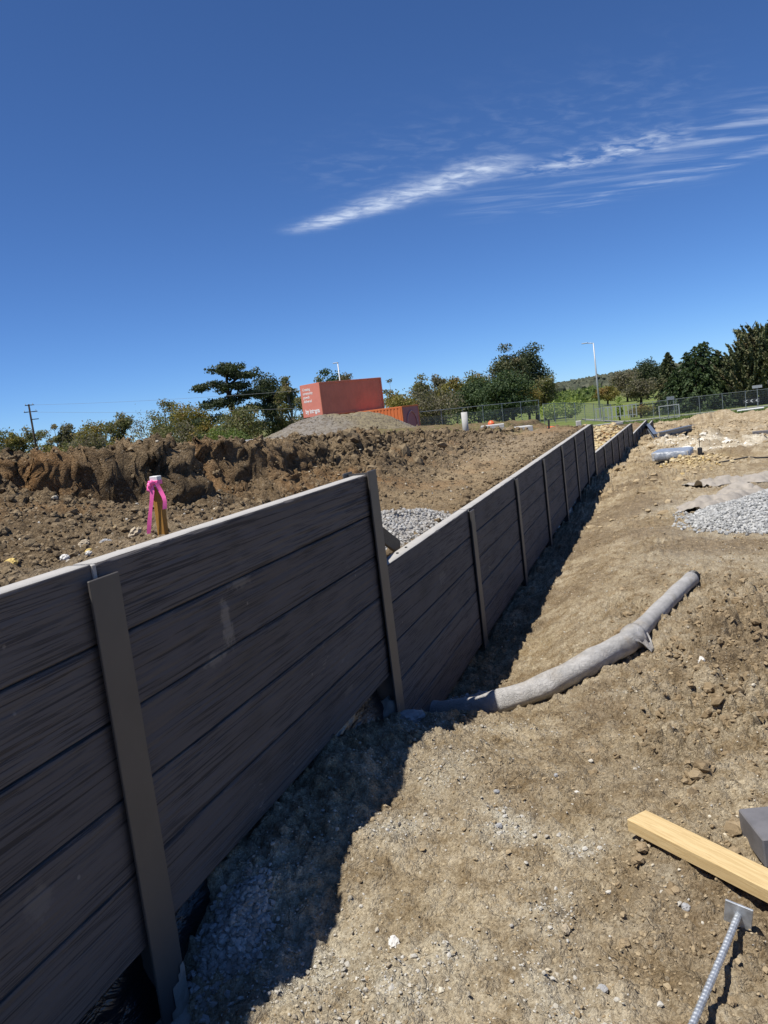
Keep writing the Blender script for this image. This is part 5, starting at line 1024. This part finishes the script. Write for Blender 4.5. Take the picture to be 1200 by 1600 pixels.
for x_ in (-.5, .05, .6):
    MB().add([(x_-.2, -.066, .72), (x_+.0, -.066, .88), (x_+.14, -.066, .88), (x_-.06, -.066, .72), (x_+.14, -.066, .56), (x_, -.066, .56)], [(0, 1, 2, 3), (0, 3, 4, 5)]).build('white_chevron', 'white', cs_)
o = MB().box((0, 0, .12), (.75, .3, .32), bev=.04).build('barrier_block', 'safety', None, (7.2, 80.6, lz(7.2, 80.6)+.05), .2); tag(o, 'small orange-red barrier on the grass before the right fence', 'barrier')
o = MB().tube([(0, 0, .16), (2.2, .5, .18)], .09, 8).build('white_pole', 'white', None, (8.1, 76.5, lz(8.1, 76.5)), 0); tag(o, 'white pole lying on the grass at far right', 'pole')
# street lamp
lp = empty('street_lamp', (-5.1, 97.6, lz(-5.1, 97.6)), 0, 'tall galvanised street lamp with a short arm pointing left', 'street lamp'); hh = 6.75-lp.location.z
MB().tube([(.05, 0, -.3), (0, 0, hh*.5), (-.05, 0, hh)], [.13, .10, .065], 12).build('pole', 'galvl', lp, smooth=True); MB().tube([(-.05, 0, hh-.03), (-.7, .2, hh+.06)], .045, 8).build('arm', 'galvl', lp, smooth=True)
MB().box((-1.05, .3, hh+.10), (.75, .28, .10), rotm('Z', -15), bev=.03).build('lamp_head', 'galv', lp)
# power pole with two crossarms, wires
up_ = empty('power_pole', (-87.5, 96.2, lz(-87.5, 96.2)), math.radians(42), 'dark timber power pole with crossarms on the left skyline', 'power pole'); hh = 9.25-up_.location.z
MB().tube([(0, 0, -.3), (0, 0, hh)], [.19, .13], 10).build('pole', 'pole_wood', up_, smooth=True)
for z, w_ in ((hh-.15, 1.3), (hh-1.15, 1.9), (hh-2.3, 1.1)): MB().box((.1 if w_ > 1.2 else .5, -.15, z), (w_, .1, .12)).build('crossarm', 'pole_wood', up_)
for z, x_ in ((hh+.02, .55), (hh+.02, -.45), (hh-.97, .85), (hh-.97, -.75)): MB().tube([(x_, -.15, z-.1), (x_, -.15, z+.08)], .05, 6).build('insulator', 'white', up_)
bp = empty('slim_pole', (-24.7, 64.6, lz(-24.7, 64.6)), 0, 'slim pole rising behind the red container roof', 'pole'); hh2 = 6.35-bp.location.z; MB().tube([(0, 0, -.3), (0, 0, hh2)], [.08, .05], 8).build('pole', 'galvl', bp, smooth=True); MB().box((-.2, 0, hh2+.02), (.5, .14, .07), bev=.02).build('lamp_head', 'galv', bp)
def wire(label, a, b, sag, r=.018):
    a, b = Vector(a), Vector(b); pts_ = [a.lerp(b, i/24)-Vector((0, 0, sag*4*(i/24)*(1-i/24))) for i in range(25)]; o = MB().tube(pts_, r, 4, False).build('power_line', 'wire'); return tag(o, label, 'wire')
wire('upper power line crossing in front of the layered conifer', (-87.0, 95.8, 9.1), (-36.0, 81.0, 5.15), .25)
wire('lower power line crossing below the first one', (-87.3, 95.6, 8.1), (-36.2, 80.6, 3.2), .25)
